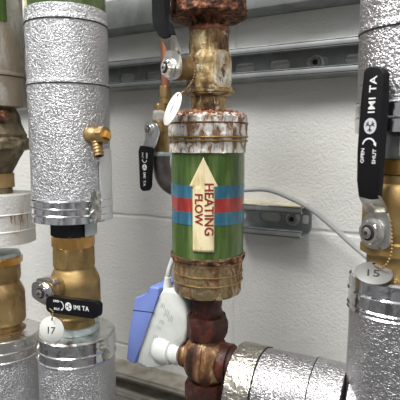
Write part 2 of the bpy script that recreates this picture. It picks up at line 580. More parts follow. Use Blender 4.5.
def text_w(s, width, m4=None, **k):
    """lettering scaled to a given overall width"""
    b = text_bm(s, 0.01, None, **k)
    xs = [v.co.x for v in b.verts]
    w = max(xs) - min(xs); b.free()
    return text_bm(s, 0.01 * width / w, m4, **k)

# ------------------------------------------------------------------ structure: wall
bm = bmesh.new()
box(bm, (-2.6, 0, 0.0), (1.8, 0.12, 2.6))
struct(obj('wall_back', bm, M['wall'], smooth=False))
bm = bmesh.new()
box(bm, (-2.6, -2.6, -0.08), (1.8, 0.12, 0.0))
struct(obj('floor', bm, plain('grey_concrete', (0.22, 0.22, 0.21), 0.8, 0, 40, 0.3, 0.002, 0.1, 6), smooth=False))

# ------------------------------------------------------------------ strut channels
def c_channel(x0, x1, zc, depth, slots, t=0.0025, h=0.041, y0=0.0):
    """slotted C channel, back on the wall, mouth and lips to the room. Returns one bmesh."""
    bm = bmesh.new()
    hh = h / 2
    yb, yf = y0, y0 - depth
    # top & bottom webs
    for s in (1, -1):
        za, zb = sorted((zc + s * hh, zc + s * (hh - t)))
        box(bm, (x0, yf, za), (x1, yb, zb), 0.0006, 1)
        za, zb = sorted((zc + s * hh, zc + s * (hh - 0.0095)))
        box(bm, (x0, yf - 0.0, za), (x1, yf + t, zb), 0.0009, 2)
        za, zb = sorted((zc + s * (hh - 0.0095), zc + s * (hh - 0.0095 + t)))
        box(bm, (x0, yf, za), (x1, yf + 0.007, zb), 0.0005, 1)
    # back with obround slots, in strips
    sw, sh = 0.030, 0.0135
    cur = x0
    for sx in sorted(slots):
        a, b = sx - sw / 2, sx + sw / 2
        if b < x0 + 0.002 or a > x1 - 0.002: continue
        a, b = max(a, x0 + 0.001), min(b, x1 - 0.001)
        if a > cur: box(bm, (cur, yb - t, zc - hh + t), (a, yb, zc + hh - t))
        n = 10
        for s in (1, -1):            # plate above / below the slot, following its rounded ends
            pts = []
            for k in range(n + 1):
                ang = PI / 2 + PI / 2 * (1 - k / n)
                pts.append((a + sh / 2 + math.cos(ang) * sh / 2, yb - t, zc + s * math.sin(ang) * sh / 2))
            for k in range(n + 1):
                ang = PI / 2 * (1 - k / n)
                pts.append((b - sh / 2 + math.cos(ang) * sh / 2, yb - t, zc + s * math.sin(ang) * sh / 2))
            pts.append((b, yb - t, zc + s * (hh - t)))
            pts.append((a, yb - t, zc + s * (hh - t)))
            slab(bm, pts, (0, t, 0))
        cur = b
    if cur < x1: box(bm, (cur, yb - t, zc - hh + t), (x1, yb, zc + hh - t))
    return bm

def bolt(parent, p, r=0.0085, axis=(0, -1, 0), base=0.0025):
    m = frame(p, axis)
    w = obj('washer', L_([(r * 1.35, base), (r * 1.35, base + 0.0016)], m, seg=32), M['zinc_bright'], parent)
    b = hexnut(bmesh.new(), r, base + 0.0016, base + 0.0075, m, 0.3)
    n = obj('bolt_head', b, M['zinc'], parent)
    obj('socket', L_([(r * 0.5, base + 0.0074), (r * 0.5, base + 0.0082)], m, seg=6), M['black_hole'], n)

X_L, X_R = -1.35, 0.62
# middle open channel
zm = (height(36, onY(362, 36, -0.021).x, -0.021) + height(70, onY(362, 70, -0.021).x, -0.021)) / 2
zm2 = (onY(112, 67, -0.021).z + onY(112, 91, -0.021).z) / 2
zm = (zm + zm2) / 2
bx = onY(316, 57, -0.006)
slots = [bx.x + 0.05 * k for k in range(-32, 8)]
t = thing('strut_channel', 'long galvanised slotted channel with open mouth and hex bolt, second rail from the top', 'channel', (bx.x, 0, zm - 0.0205), 'wall channels')
obj('channel_profile', c_channel(X_L, X_R, zm, 0.038, slots), M['zinc'], t)
bolt(t, (bx.x, 0, zm - 0.001), 0.0075)
for sx in (-3,):
    bolt(t, (bx.x + 0.05 * 8 * sx, 0, zm), 0.0075)

# top channel: closed face to the room
pt = onY(112, 29, -0.041)
zt = pt.z + 0.0205
bm = bmesh.new()
tt = 0.0025
box(bm, (X_L, -0.041, zt - 0.0205), (X_R, -0.041 + tt, zt + 0.0205), 0.0010, 2)
for s in (1, -1):
    za, zb = sorted((zt + s * 0.0205, zt + s * (0.0205 - tt)))
    box(bm, (X_L, -0.040, za), (X_R, 0.0, zb), 0.0005, 1)
    za, zb = sorted((zt + s * 0.0205, zt + s * 0.011))
    box(bm, (X_L, -tt, za), (X_R, 0.0, zb))
t = thing('strut_channel', 'long galvanised channel with plain closed face, uppermost rail at the top edge', 'channel', (0, 0, zt - 0.0205), 'wall channels')
obj('channel_profile', bm, M['zinc'], t)

# short open channel right of the marked riser
pr = onY(300, 222, -0.02); pe = onY(311.5, 222, -0.002)
zs = (onY(290, 208, -0.041).z + onY(290, 238, -0.041).z) / 2
xl = onY(236, 222, -0.02).x
xe = onY(300, 222, -0.041).x
bs_ = onY(292.5, 221, -0.006)
t = thing('strut_channel', 'short galvanised channel stub with masking tape on top, below the grey cable', 'channel', (xe, 0, zs - 0.0205), 'wall channels')
sl = [bs_.x - 0.033 - 0.05, bs_.x - 0.033, ]
ch = obj('channel_profile', c_channel(xl, xe, zs, 0.036, sl), M['zinc'], t)
# base plate standing proud of the cut end
pts = smooth_poly([(xe - 0.03, -0.0026, zs - 0.0205), (pe.x, -0.0026, zs - 0.0205), (pe.x, -0.0026, zs + 0.0205), (xe - 0.03, -0.0026, zs + 0.0205)], 1)
bm = bmesh.new(); slab(bm, pts, (0, 0.0025, 0), 0.0004, 1)
bpl = obj('base_plate', bm, M['zinc'], t)
bm = bmesh.new()
slab(bm, smooth_poly([(pe.x - 0.012, -0.0032, zs - 0.006), (pe.x - 0.004, -0.0032, zs - 0.006), (pe.x - 0.004, -0.0032, zs + 0.006), (pe.x - 0.012, -0.0032, zs + 0.006)], 2), (0, 0.0006, 0))
obj('slot', bm, M['paint'], bpl)
bolt(t, (bs_.x, 0, zs), 0.0072)
bm = bmesh.new()
box(bm, (xl, -0.0360, zs + 0.0203), (xe - 0.002, 0.0, zs + 0.0217), 0.0004, 1)
for v in bm.verts: v.co.z += 0.0006 * noise.noise(v.co * 90)
tp = obj('masking_tape', bm, M['tape_cream'], t); tp['label'] = 'cream masking tape along the top'

# bottom channel
pb = onY(114, 371, -0.041)
zb_ = pb.z
t = thing('strut_channel', 'dusty galvanised channel under the blue and white actuator, lowest rail', 'channel', (pb.x, 0, zb_ - 0.041), 'wall channels')
ch = c_channel(X_L, X_R, zb_ - 0.0205, 0.041, [bx.x + 0.05 * k + 0.02 for k in range(-32, 8)])
obj('channel_profile', ch, weathered('dusty_galvanised', [(0.3, (0.28, 0.25, 0.20)), (0.55, (0.46, 0.43, 0.37)), (0.8, (0.60, 0.58, 0.53))], 30, (1, 1, 1), (0.5, 0.8), 0.3, 200, 0.3, 0.0006,
    speck=(0.26, 0.12, 0.06), speck_scale=45, speck_at=0.66), t)

# ------------------------------------------------------------------ risers: axes
def axis_x(px, py=145, Y=ROW):
    return onY(px, py, Y).x
X1, X2, X3, X4 = axis_x(-5), axis_x(70.5), axis_x(208), axis_x(404)

def H(py, X, front=0.0, Y=ROW):
    """height of row py on the pipe's near side (front = radius towards the viewer)"""
    d = Vector((CAM.x - X, CAM.y - Y, 0)).normalized() * front
    return height(py, X + d.x, Y + d.y)

def jacket(name_label, X, R, z0, z1, mat, seams=(), top=False, bottom=False, jit=0.0006, screws=(), band=None, seg=96, extra_mat=None, step=0.006, lap_angle=None, group='foil pipe jackets'):
    """round foil jacket on a vertical pipe; open centre so the pipe stands inside"""
    t = thing('pipe_jacket', name_label, 'pipe insulation', (X, ROW, z0), group)
    rin = 0.018
    prof = dense([(rin, z0), (R - 0.002, z0), (R, z0 + 0.0012), (R, z1 - 0.0012), (R - 0.002, z1), (rin, z1)], step)
    bm = L_(prof, vert(X, ROW), seg=seg, jit=jit, jscale=28, caps=False)
    jk = obj('foil_jacket', bm, mat, t)
    for s in seams:
        b = L_(dense([(R - 0.001, s), (R + 0.0009, s + 0.0002), (R + 0.0011, s + 0.0012), (R - 0.001, s + 0.010)], 0.002), vert(X, ROW), seg=seg, jit=jit, jscale=28, caps=False)
        obj('lap_joint', b, mat, t)
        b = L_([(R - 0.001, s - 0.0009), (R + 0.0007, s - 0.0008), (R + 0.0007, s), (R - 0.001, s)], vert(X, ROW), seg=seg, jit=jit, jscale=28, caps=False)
        obj('seam_shadow', b, M['black_hole'], t)  # raised black ring paints in the shadow under the lap
    return t, jk

def end_band(t, X, R, z0, z1, mat, ridges=(), seg=96, flare=0.0):
    prof = [(R - 0.001, z0), (R + 0.0008 + flare, z0 + 0.0003)]
    for rz in sorted(ridges):
        prof += [(R + 0.0008, rz - 0.0013), (R + 0.0020, rz), (R + 0.0008, rz + 0.0013)]
    prof += [(R + 0.0008, z1 - 0.0003), (R - 0.001, z1)]
    return obj('end_band', L_(prof, vert(X, ROW), seg=seg, jit=0.0005, jscale=60, caps=False), mat, t, sharp=25)

def seam_screw(t, X, R, ang, z):
    n = Vector((math.cos(ang), math.sin(ang), 0))
    m = frame(Vector((X, ROW, z)) + n * (R - 0.0005), n)
    obj('rivet', L_([(0.0016, 0), (0.0016, 0.0016), (0.0009, 0.0024)], m, seg=12), M['steel'], t)

def toward(X, px, R, z=1.4):
    """angle round riser X at which its surface at radius R shows at column px (bisect)"""
    inv = CM.transposed()
    base = math.atan2(CAM.y - ROW, CAM.x - X)
    best, bd = base, 1e9
    for k in range(-150, 151):
        a = base + math.radians(k * 0.6)
        p = inv @ (Vector((X + math.cos(a) * R, ROW + math.sin(a) * R, z)) - CAM)
        x = 200 + F_PX * p.x / -p.z
        if abs(x - px) < bd: bd, best = abs(x - px), a
    return best

# ---------------- ball valve (body along the riser, stem sideways)
def valve_body(t, X, za, zb, mat, k=1.0, nutmat=None, rot=0.2, jit=0.0, ends=True):
    """za bottom, zb top of the casting"""
    h = zb - za
    R = 0.0325 * k
    prof = [(0.55 * R, za), (0.74 * R, za), (0.74 * R, za + 0.09 * h), (0.95 * R, za + 0.15 * h), (R, za + 0.19 * h), (R, za + 0.56 * h),
            (0.96 * R, za + 0.61 * h), (0.80 * R, za + 0.72 * h), (0.76 * R, za + 0.74 * h), (0.76 * R, za + 0.78 * h), (0.55 * R, za + 0.78 * h)]
    b = obj('valve_body', L_(dense(prof, 0.003), vert(X, ROW), seg=64, jit=jit, jscale=70), mat, t, sharp=35)
    n = obj('end_nut', hexnut(bmesh.new(), 0.86 * R, za + 0.76 * h, zb, vert(X, ROW), rot, 8), nutmat or mat, t, sharp=20)
    return b

def stem_dir(deg):                      # degrees from straight out (-Y) swung towards -X
    a = math.radians(deg)
    return Vector((-math.sin(a), -math.cos(a), 0))

def stem(t, X, z, deg, R0, R1, mat, nutr=0.0095, plate=None):
    d = stem_dir(deg)
    m = frame((X, ROW, z), d)
    obj('stem_boss', L_([(0.012, R0 - 0.012), (0.012, R1 - 0.010), (0.0095, R1 - 0.008), (0.0095, R1 - 0.003)], m, seg=32), mat, t)
    return d, m

def nut_on(t, p, d, r=0.0085, hgt=0.009, rot=0.1):
    m = frame(p, d)
    n = obj('lever_nut', hexnut(bmesh.new(), r, 0.0, hgt * 0.62, m, rot), M['steel_nut'], t, sharp=25)
    obj('washer', L_([(r * 1.12, -0.0016), (r * 1.12, 0.0002)], m, seg=28), M['zinc_bright'], n)
    obj('nut_recess', L_([(r * 0.64, hgt * 0.60), (r * 0.64, hgt * 0.66)], m, seg=24), M['black_hole'], n)
    obj('stem_end', L_([(r * 0.46, hgt * 0.6), (r * 0.46, hgt * 0.80), (r * 0.38, hgt * 0.84)], m, seg=24), M['steel_nut'], n)
    obj('stem_slot', L_([(r * 0.16, hgt * 0.82), (r * 0.16, hgt * 0.87)], m, seg=8), M['black_hole'], n)
    return n

def arc_arrow(bm, m4, r, a0, a1, w, n=14, ext=0.0001):
    pts = [(r + w / 2, a0 + (a1 - a0) * k / n) for k in range(n + 1)] + [(r - w / 2, a1 - (a1 - a0) * k / n) for k in range(n + 1)]
    slab(bm, [m4 @ Vector((q * math.cos(a), q * math.sin(a), 0)) for q, a in pts], (m4.to_3x3() @ Vector((0, 0, ext * 2))))
    c = Vector((r * math.cos(a1), r * math.sin(a1), 0))
    s = 1 if a1 > a0 else -1
    tdir = Vector((-math.sin(a1), math.cos(a1), 0)) * s
    nd = Vector((math.cos(a1), math.sin(a1), 0))
    slab(bm, [m4 @ (c + nd * w * 1.4), m4 @ (c + tdir * w * 2.4), m4 @ (c - nd * w * 1.4)], (m4.to_3x3() @ Vector((0, 0, ext * 2))))

def sleeve_print(parent, m4, Ln, full=True):
    """lettering: local x along the sleeve from the pivot side to the tip, z outwards. Ln = printable length, starts at x=0"""
    T = Matrix.Translation
    w = Ln * 0.205                                  # sleeve half-free height
    obj('lettering', text_w('IMI TA', Ln * 0.40, m4 @ T((Ln * 0.78, 0, 0)), bold=Ln * 0.0011, spacing=1.08), M['print_white'], parent, smooth=False)
    h = Ln * 0.20
    R3 = Matrix.Rotation(0, 4, 'Z')
    obj('lettering', text_w('OPEN', Ln * 0.165, m4 @ T((Ln * 0.10, h * 0.42, 0)), bold=0.00004), M['print_white'], parent, smooth=False)
    obj('lettering', text_w('SHUT', Ln * 0.165, m4 @ T((Ln * 0.10, -h * 0.42, 0)), bold=0.00004), M['print_white'], parent, smooth=False)
    b = bmesh.new()
    arc_arrow(b, m4 @ T((Ln * 0.205, 0, 0)), h * 0.46, math.radians(75), math.radians(-62), h * 0.085)
    obj('turn_arrow', b, M['print_white'], parent, smooth=False)
    r = Ln * 0.088
    dm = m4 @ T((Ln * 0.435, 0, 0))
    dsk = obj('logo_disc', L_([(r, 0), (r, 0.0002)], dm, seg=36), M['print_grey'] if not full else M['print_white'], parent, smooth=False)
    b = bmesh.new()
    nz = dm.to_3x3() @ Vector((0, 0, 0.0002))
    for k in range(3):
        a = 2 * PI * k / 3 + PI
        dx = Vector((math.cos(a), math.sin(a), 0)); dy = Vector((-math.sin(a), math.cos(a), 0))
        q = r * 0.075
        slab(b, [dm @ (dx * 0.02 * r - dy * q + Vector((0, 0, 0.0002))), dm @ (dx * r * 0.74 - dy * q + Vector((0, 0, 0.0002))),
                 dm @ (dx * r * 0.74 + dy * q + Vector((0, 0, 0.0002))), dm @ (dx * 0.02 * r + dy * q + Vector((0, 0, 0.0002)))], nz)
        for s in (1, -1):
            e0 = dx * r * 0.34; e1 = dx * r * 0.62 + dy * s * r * 0.34
            tt = (e1 - e0).normalized(); nn = Vector((-tt.y, tt.x, 0)) * q * 0.8
            z = Vector((0, 0, 0.0002))
            slab(b, [dm @ (e0 - nn + z), dm @ (e1 - nn + z), dm @ (e1 + nn + z), dm @ (e0 + nn + z)], nz)
    obj('logo_mark', b, M['ink'], dsk, smooth=False)

def beads(bm, pts, r=0.0011, pitch=0.0029):
    P = [Vector(p) for p in pts]
    E = [P[0] * 2 - P[1]] + P + [P[-1] * 2 - P[-2]]
    Q = []
    for i in range(1, len(E) - 2):
        for s in range(24):
            t = s / 24
            a, b, c, d = E[i - 1], E[i], E[i + 1], E[i + 2]
            Q.append(0.5 * ((2 * b) + (c - a) * t + (2 * a - 5 * b + 4 * c - d) * t * t + (3 * b - a - 3 * c + d) * t ** 3))
    Q.append(P[-1])
    acc = 0; last = Q[0]; cs = [Q[0]]
    for q in Q[1:]:
        acc += (q - last).length; last = q
        if acc >= pitch: cs.append(q); acc = 0
    for c in cs: ball(bm, c, r, 8, 5)
    tube(bm, cs, r * 0.3, 5, 1)
    return bm

def disc_tag(label, c, n, up, R, mat, number, chain_pts, num_w, grp='numbered valve tags', nm=None):
    n = Vector(n).normalized()
    m = frame(c, n, up)                    # local x = up
    t = thing('valve_tag', label, 'tag', tuple(c), grp)
    b = L_([(R - 0.0003, -0.0006), (R, -0.0003), (R, 0.0003), (R - 0.0003, 0.0006)], m, seg=64)
    dk = obj('disc', b, mat, t, sharp=60)
    hole = m @ Matrix.Translation((R * 0.80, 0, 0))
    obj('eyelet', L_([(0.0014, 0.0005), (0.0014, 0.0008)], hole, seg=16), M['black_hole'], dk)
    if number:
        tm = m @ Matrix.Rotation(-PI / 2, 4, 'Z') @ Matrix.Translation((0, -R * 0.05, 0.0007))
        # frame: x=up -> rotate so text up = up
        tm = m @ Matrix(((0, 1, 0, 0), (-1, 0, 0, 0), (0, 0, 1, 0), (0, 0, 0, 1))) @ Matrix.Translation((0, -R * 0.06, 0.0007))
        obj('number', text_w(number, num_w, tm, bold=0.00005), M['ink'], dk, smooth=False)
    if chain_pts:
        obj('ball_chain', beads(bmesh.new(), chain_pts), M['brass'], t)
    return t

# ================================================================== RISER 1 (far left)
R1 = 0.050
za, zb = H(330, X1, 0.03), H(268, X1, 0.03)
zt1 = H(345, X1, R1)
# lower jacket
t, jk = jacket('grimy foil jacket in the bottom left corner, below the leftmost ball valve', X1, R1, 0.62, zt1 + 0.002, M['foil'])
end_band(t, X1, R1, zt1 - 0.030, zt1 + 0.002, M['foil_smooth_dirty'], (zt1 - 0.027, zt1 - 0.014))
obj('end_cap', L_([(0.026, zt1 + 0.0015), (0.030, zt1 + 0.0045), (R1 - 0.001, zt1 + 0.0030), (R1 + 0.0006, zt1 + 0.001), (0.026, zt1 + 0.001)], vert(X1, ROW), seg=96, jit=0.001, jscale=50, zj=0.0006, caps=False), M['foil_smooth_dirty'], t)
# ball valve
vt = thing('ball_valve', 'tarnished brass valve at the left picture edge, its lever out of sight', 'valve', (X1, ROW, za), 'ball valves on the risers')
valve_body(vt, X1, za - 0.012, zb, M['brass_old'], 0.95, M['brass_old'], jit=0.0006)
obj('bottom_flange', L_([(0.02, zt1 + 0.0045), (0.030, zt1 + 0.0045), (0.030, za - 0.009), (0.02, za - 0.009)], vert(X1, ROW), seg=48, jit=0.0006), M['brass_old'], vt)
obj('bright_ring', hexnut(bmesh.new(), 0.0300, zb, zb + 0.0105, vert(X1, ROW), 0.2, 8), M['brass_bright'], vt)
obj('zinc_nut', hexnut(bmesh.new(), 0.0295, zb + 0.0105, zb + 0.0165, vert(X1, ROW), 0.5, 6), M['zinc_ring'], vt)
# middle jacket
zc0, zc1 = zb + 0.024, H(193, X1, 0.0)
zc0 = H(247, X1, R1 * 0.9)
t, jk = jacket('dull white jacket with rust runs, between leftmost brass valve and old conical fitting', X1, R1 - 0.002, zc0, zc1, M['foil_white'], jit=0.0007)
end_band(t, X1, R1 - 0.002, zc0, zc0 + 0.020, M['foil_white'], (zc0 + 0.019,), flare=0.001)
end_band(t, X1, R1 - 0.002, zc1 - 0.027, zc1, M['foil_white'], (zc1 - 0.0265,))
bm = bmesh.new()
for ppx, w, ln in ((8, 0.0030, 0.010), (12, 0.0020, 0.014), (17.5, 0.0010, 0.026), (19.5, 0.0024, 0.012), (25.5, 0.0010, 0.029)):
    a = toward(X1, ppx, R1)
    zz = zc1 - 0.0275
    pts = []
    for k in range(7):
        u = k / 6
        aa = a + 0.03 * noise.noise(Vector((ppx, k * 0.7, 0)))
        rr = R1 - 0.002 + 0.0004
        pts.append(Vector((X1 + math.cos(aa) * rr, ROW + math.sin(aa) * rr, zz - u * ln)))
    tube(bm, pts, w * 0.33, 8, 3, taper=0.25)
obj('rust_runs', bm, M['rust_orange'], t)
# conical old fitting with nut
rr = lambda px, y: px * 0.0
zk = lambda y, r: H(y, X1, r)
ft = thing('conical_pipe_fitting', 'grimy conical pipe fitting with ragged flange at the left edge', 'pipe fitting', (X1, ROW, zc1))
prof = [(0.021, zc1), (0.022, zk(189, .02))]
obj('neck', L_([(0.018, zc1 - 0.004), (0.021, zc1), (0.020, zk(186, .02)), (0.018, zk(184, .02))], vert(X1, ROW), seg=48, jit=0.0005), M['brass_grimy'], ft)
obj('brass_nut', hexnut(bmesh.new(), 0.0270, zk(188, .02), zk(174, .02), vert(X1, ROW), 0.35), M['brass_old'], ft)
prof = [(0.020, zk(175, .02)), (0.0225, zk(172, .02)), (0.041, zk(147, .03)), (0.043, zk(143, .04))]
obj('cone', L_(dense(prof, 0.003), vert(X1, ROW), seg=64, jit=0.0008), M['brass_grimy'], ft)
prof = [(0.036, zk(151, .04)), (0.046, zk(149, .04)), (0.047, zk(142, .04)), (0.044, zk(138, .04)), (0.041, zk(136, .04))]
obj('ragged_flange', L_(dense(prof, 0.0015), vert(X1, ROW), seg=120, jit=0.0035, jscale=120, zj=0.002), M['brass_grimy'], ft)
prof = [(0.042, zk(137, .04)), (0.043, zk(134, .04)), (0.036, zk(122, .04)), (0.034, zk(113, .04)), (0.030, zk(108, .04)), (0.026, zk(100, .03))]
obj('upper_shell', L_(dense(prof, 0.003), vert(X1, ROW), seg=64, jit=0.0012), M['brass_grimy'], ft)
aj = toward(X1, 3, 0.036)
nrm = Vector((math.cos(aj), math.sin(aj), 0))
obj('plug', hexnut(bmesh.new(), 0.008, 0.034, 0.044, frame((X1, ROW, zk(116, .04)), nrm), 0.1), M['rust'], ft)
# upper jacket
zu0 = H(106, X1, R1 * .8)
t, jk = jacket('brown stained old jacket at the left edge, above the conical fitting', X1, R1 - 0.006, zu0, 1.80, M['foil_dirty'], seams=(H(73, X1, R1),), jit=0.0008)
zg = H(18, X1, R1)
a1 = toward(X1, 8, R1 - 0.006, 1.52); a0 = a1 - 1.3
mk = obj('marker_band', wrapped_patch(bmesh.new(), X1, R1 - 0.0062 + 0.0005, a0, a1, zg, 1.80, 0.0009), M['green'], t)
mk['label'] = 'dark green marker patch'

# ================================================================== RISER 2
R2 = 0.0490
zt2 = H(330, X2, 0.0)                       # top of lower jacket
zt2 = H(346, X2, R2)
z_b = H(225, X2, R2)                        # bottom of upper jacket
z_s1, z_s2 = H(82, X2, R2), H(17, X2, R2)
zgr = H(1, X2, R2)
t, jk = jacket('tall silver embossed foil jacket with drain cock poking out, upper left', X2, R2, z_b, zgr, M['foil'], seams=(z_s1, z_s2))
end_band(t, X2, R2, z_b, z_b + 0.028, M['foil_smooth'], (z_b + 0.0095, z_b + 0.018, z_b + 0.027), flare=0.001)
for a_px, z in ((88, H(13, X2, R2)), (99, H(77, X2, R2)), (93, H(118, X2, R2)), (97, H(162, X2, R2))):
    seam_screw(t, X2, R2, toward(X2, a_px, R2), z)
st = obj('reflection_strip', wrapped_patch(bmesh.new(), X2, R2 + 0.0010, toward(X2, 98, R2), toward(X2, 98, R2) + 0.75, z_b + 0.0003, H(149, X2, R2), 0.0006, 24, 1), M['wall_reflection'], t)  # reflection of the wall put into a flat pale colour on the jacket side
st['label'] = 'pale vertical strip, wall reflection painted on the smooth foil'
cb_ = wrapped_patch(bmesh.new(), X2, R2 + 0.0021, toward(X2, 88, R2), toward(X2, 98, R2), z_b + 0.0005, H(192, X2, R2), 0.0006, 30, 30)
for v in cb_.verts: v.co += noise.noise_vector(v.co * 260) * 0.0013
obj('crumpled_tape', cb_, M['foil_smooth_dirty'], t, sharp=80)
g = obj('marker_band', L_([(R2 - 0.0015, zgr - 0.001), (R2 - 0.0015, 1.80)], vert(X2, ROW), seg=96), M['green'], t)
aL, aR = toward(X2, 38, R2), toward(X2, 44, R2)
gl = obj('cream_label', wrapped_patch(bmesh.new(), X2, R2 - 0.0015, toward(X2, 28, R2), toward(X2, 31.5, R2), zgr, 1.80, 0.0006), M['cream'], g)
# lower jacket
t, jk = jacket('silver foil jacket with scuffed collar, directly below tag 17', X2, R2 + 0.0005, 0.62, zt2, M['foil'])
end_band(t, X2, R2 + 0.0005, zt2 - 0.030, zt2, M['foil_smooth'], (zt2 - 0.0285, zt2 - 0.016))
obj('end_cap', L_([(0.026, zt2 - 0.0005), (0.029, zt2 + 0.0022), (R2 - 0.0015, zt2 + 0.0022), (R2 + 0.0010, zt2), (0.026, zt2 - 0.0008)], vert(X2, ROW), seg=96, jit=0.0009, jscale=60, zj=0.0004, caps=False), M['foil_smooth_dirty'], t)
# valve 2
vt = thing('ball_valve', 'brass ball valve with black lever lying sideways, second riser from left', 'valve', (X2, ROW, zt2 + 0.002), 'ball valves on the risers')
z_fl0, z_fl1 = H(331, X2, .03), H(319, X2, .035)
obj('zinc_nut', hexnut(bmesh.new(), 0.0305, zt2 + 0.0022, zt2 + 0.0110, vert(X2, ROW), 0.6, 8), M['zinc_ring'], vt)
zva, zvb = zt2 + 0.010, H(250, X2, .025)
valve_body(vt, X2, zva, zvb, M['brass'], 1.0, M['brass'], rot=0.35)
obj('bright_ring', hexnut(bmesh.new(), 0.0275, zvb, H(239, X2, .03), vert(X2, ROW), 0.1, 8), M['brass_bright'], vt, sharp=20)
obj('groove', L_([(0.022, zvb - 0.001), (0.022, zvb + 0.002)], vert(X2, ROW), seg=32), M['black_hole'], vt)
bn = obj('black_union_nut', hexnut(bmesh.new(), 0.0300, H(239, X2, .03), z_b + 0.003, vert(X2, ROW), 0.12, 6), M['black_nut'], vt, sharp=20)
bn['label'] = 'black nut under the jacket'
ag = toward(X2, 95, 0.03)
obj('bare_zinc_patch', wrapped_patch(bmesh.new(), X2, 0.0290, toward(X2, 82, 0.0285), toward(X2, 99, 0.0285), H(238, X2, .03), z_b, 0.0012), M['zinc_ring'], bn)
# stem & lever of valve 2
d = stem_dir(0)
zs2 = onY(37, 290, ROW - 0.052).z
d, m = stem(vt, X2, zs2, 0, 0.030, 0.050, M['brass_old'])
ctr = onY(38, 290, ROW - 0.050)
ctr = Vector((X2, ROW - 0.050, zs2))
lev = thing  # (lever is a part of the valve)
P0 = Vector((0, ROW - 0.054, 0)); N = Vector((0, -1, 0))
def trace(pts, P, N): return [onP(a, b, P, N) for a, b in pts]
pl = slab(bmesh.new(), smooth_poly(trace([(33, 282), (40, 281), (48, 285), (57, 299), (57, 307), (47, 305), (38, 300), (33, 296)], Vector((0, ROW - 0.050, 0)), N), 1), (0, -0.0022, 0), 0.0005, 1)
lv = obj('lever', pl, M['steel'], vt)
sl_pts = trace([(46, 296), (95, 302.5), (98.5, 305), (98, 316.5), (94, 319), (46, 312)], Vector((0, ROW - 0.058, 0)), N)
sb = slab(bmesh.new(), smooth_poly(sl_pts, 1), (0, 0.0075, 0), 0.0014, 3)
sv = obj('lever_sleeve', sb, M['black_vinyl'], lv)
A = onP(53, 304.6, Vector((0, ROW - 0.0582, 0)), N); B = onP(92, 309.6, Vector((0, ROW - 0.0582, 0)), N)
xd = (B - A).normalized()
mm = Matrix((xd, N.cross(xd), N)).transposed().to_4x4(); mm.translation = onP(53.0, 304.6, Vector((0, ROW - 0.0582, 0)), N)
sleeve_print(sv, mm, 0.056)
nut_on(vt, ctr + Vector((0, -0.003, 0)), N, 0.0105, 0.010)
# hinge lugs around the nut (locking plate)
b = bmesh.new()
slab(b, smooth_poly(trace([(36, 279), (47, 277), (54, 281), (54, 286), (44, 284), (36, 285)], Vector((0, ROW - 0.046, 0)), N), 1), (0, 0.008, 0), 0.0008, 1)
obj('locking_plate', b, M['steel'], vt)
# tag 17
tc = onY(51.8, 329.5, ROW - 0.058)
disc_tag('round white tag printed 17 hanging under the brass valve lever', tc, (0.35, -1, 0.06), (0.05, 0, 1), 0.0156, M['tag'], '17', [onY(50, 309, ROW - 0.060), onY(53, 312, ROW - 0.061), onY(52.5, 316, ROW - 0.0605), onY(52, 320, ROW - 0.0595)], 0.0095)

# drain cock on upper jacket
ad = toward(X2, 96, R2)
nd = Vector((math.cos(ad + 0.25), math.sin(ad + 0.25), 0))
pd = Vector((X2, ROW, H(135, X2, R2)))
ang0 = toward(X2, 92, R2)
surf = Vector((X2 + math.cos(ang0) * R2, ROW + math.sin(ang0) * R2, pd.z))
ndir = Vector((math.cos(ang0), math.sin(ang0), 0))
ndir = (ndir + Vector((0.75, 0.10, 0.0))).normalized()
t = thing('drain_cock', 'small brass drain cock with ribbed spout poking from foil jacket', 'drain cock', tuple(surf))
m = frame(surf - ndir * 0.006, ndir)
obj('body', L_(dense([(0.0105, 0), (0.0105, 0.013), (0.0090, 0.015), (0.0090, 0.024), (0.0080, 0.026)], 0.002), m, seg=32, jit=0.0003), M['brass_old'], t)
hx = obj('gland_nut', hexnut(bmesh.new(), 0.0105, 0.0205, 0.0290, m, 0.3), M['brass_old'], t, sharp=20)
obj('square_spindle', L_([(0.0055, 0.028), (0.0052, 0.034)], m, seg=4, rot=0.4), M['brass_bright'], t, sharp=20)
sp0 = surf + ndir * 0.007
sd = (Vector((0.34, -0.2, -1))).normalized()
prof = []
for k in range(5):
    z = 0.004 + k * 0.0040
    prof += [(0.0056, z), (0.0064, z + 0.0024), (0.0056, z + 0.0038)]
prof += [(0.0060, 0.0262), (0.0045, 0.0263)]
sp_ = obj('hose_spout', L_(prof, frame(sp0, sd), seg=24), M['brass_old'], t, sharp=30)
obj('spout_mouth', L_([(0.0040, 0.0262), (0.0040, 0.0265)], frame(sp0, sd), seg=20), M['black_hole'], sp_)

# ================================================================== RISER 3 (centre)
# rusty flange at the top edge
zf0 = H(8.5, X3, .038)
t = thing('rusted_flange', 'heavily rusted flange at the top, above the limescaled valve', 'pipe fitting', (X3, ROW, zf0))
prof = [(0.020, zf0), (0.0385, zf0), (0.0398, zf0 + 0.001), (0.0392, zf0 + 0.006), (0.0385, zf0 + 0.012), (0.0385, zf0 + 0.030), (0.02, zf0 + 0.030)]
obj('crust_ring', L_(dense(prof, 0.0012), vert(X3, ROW), seg=200, jit=0.0016, jscale=420, zj=0.0010), M['rust'], t, sharp=80)
zn = H(22, X3, .02)
obj('neck', L_(dense([(0.0165, zn - 0.002), (0.0170, zf0 - 0.004), (0.021, zf0 + 0.001)], 0.001), vert(X3, ROW), seg=96, jit=0.0012, jscale=250), M['rust'], t, sharp=80)
obj('upper_pipe', L_([(0.017, zf0 + 0.02), (0.017, 1.8)], vert(X3, ROW), seg=32), M['rust'], t)
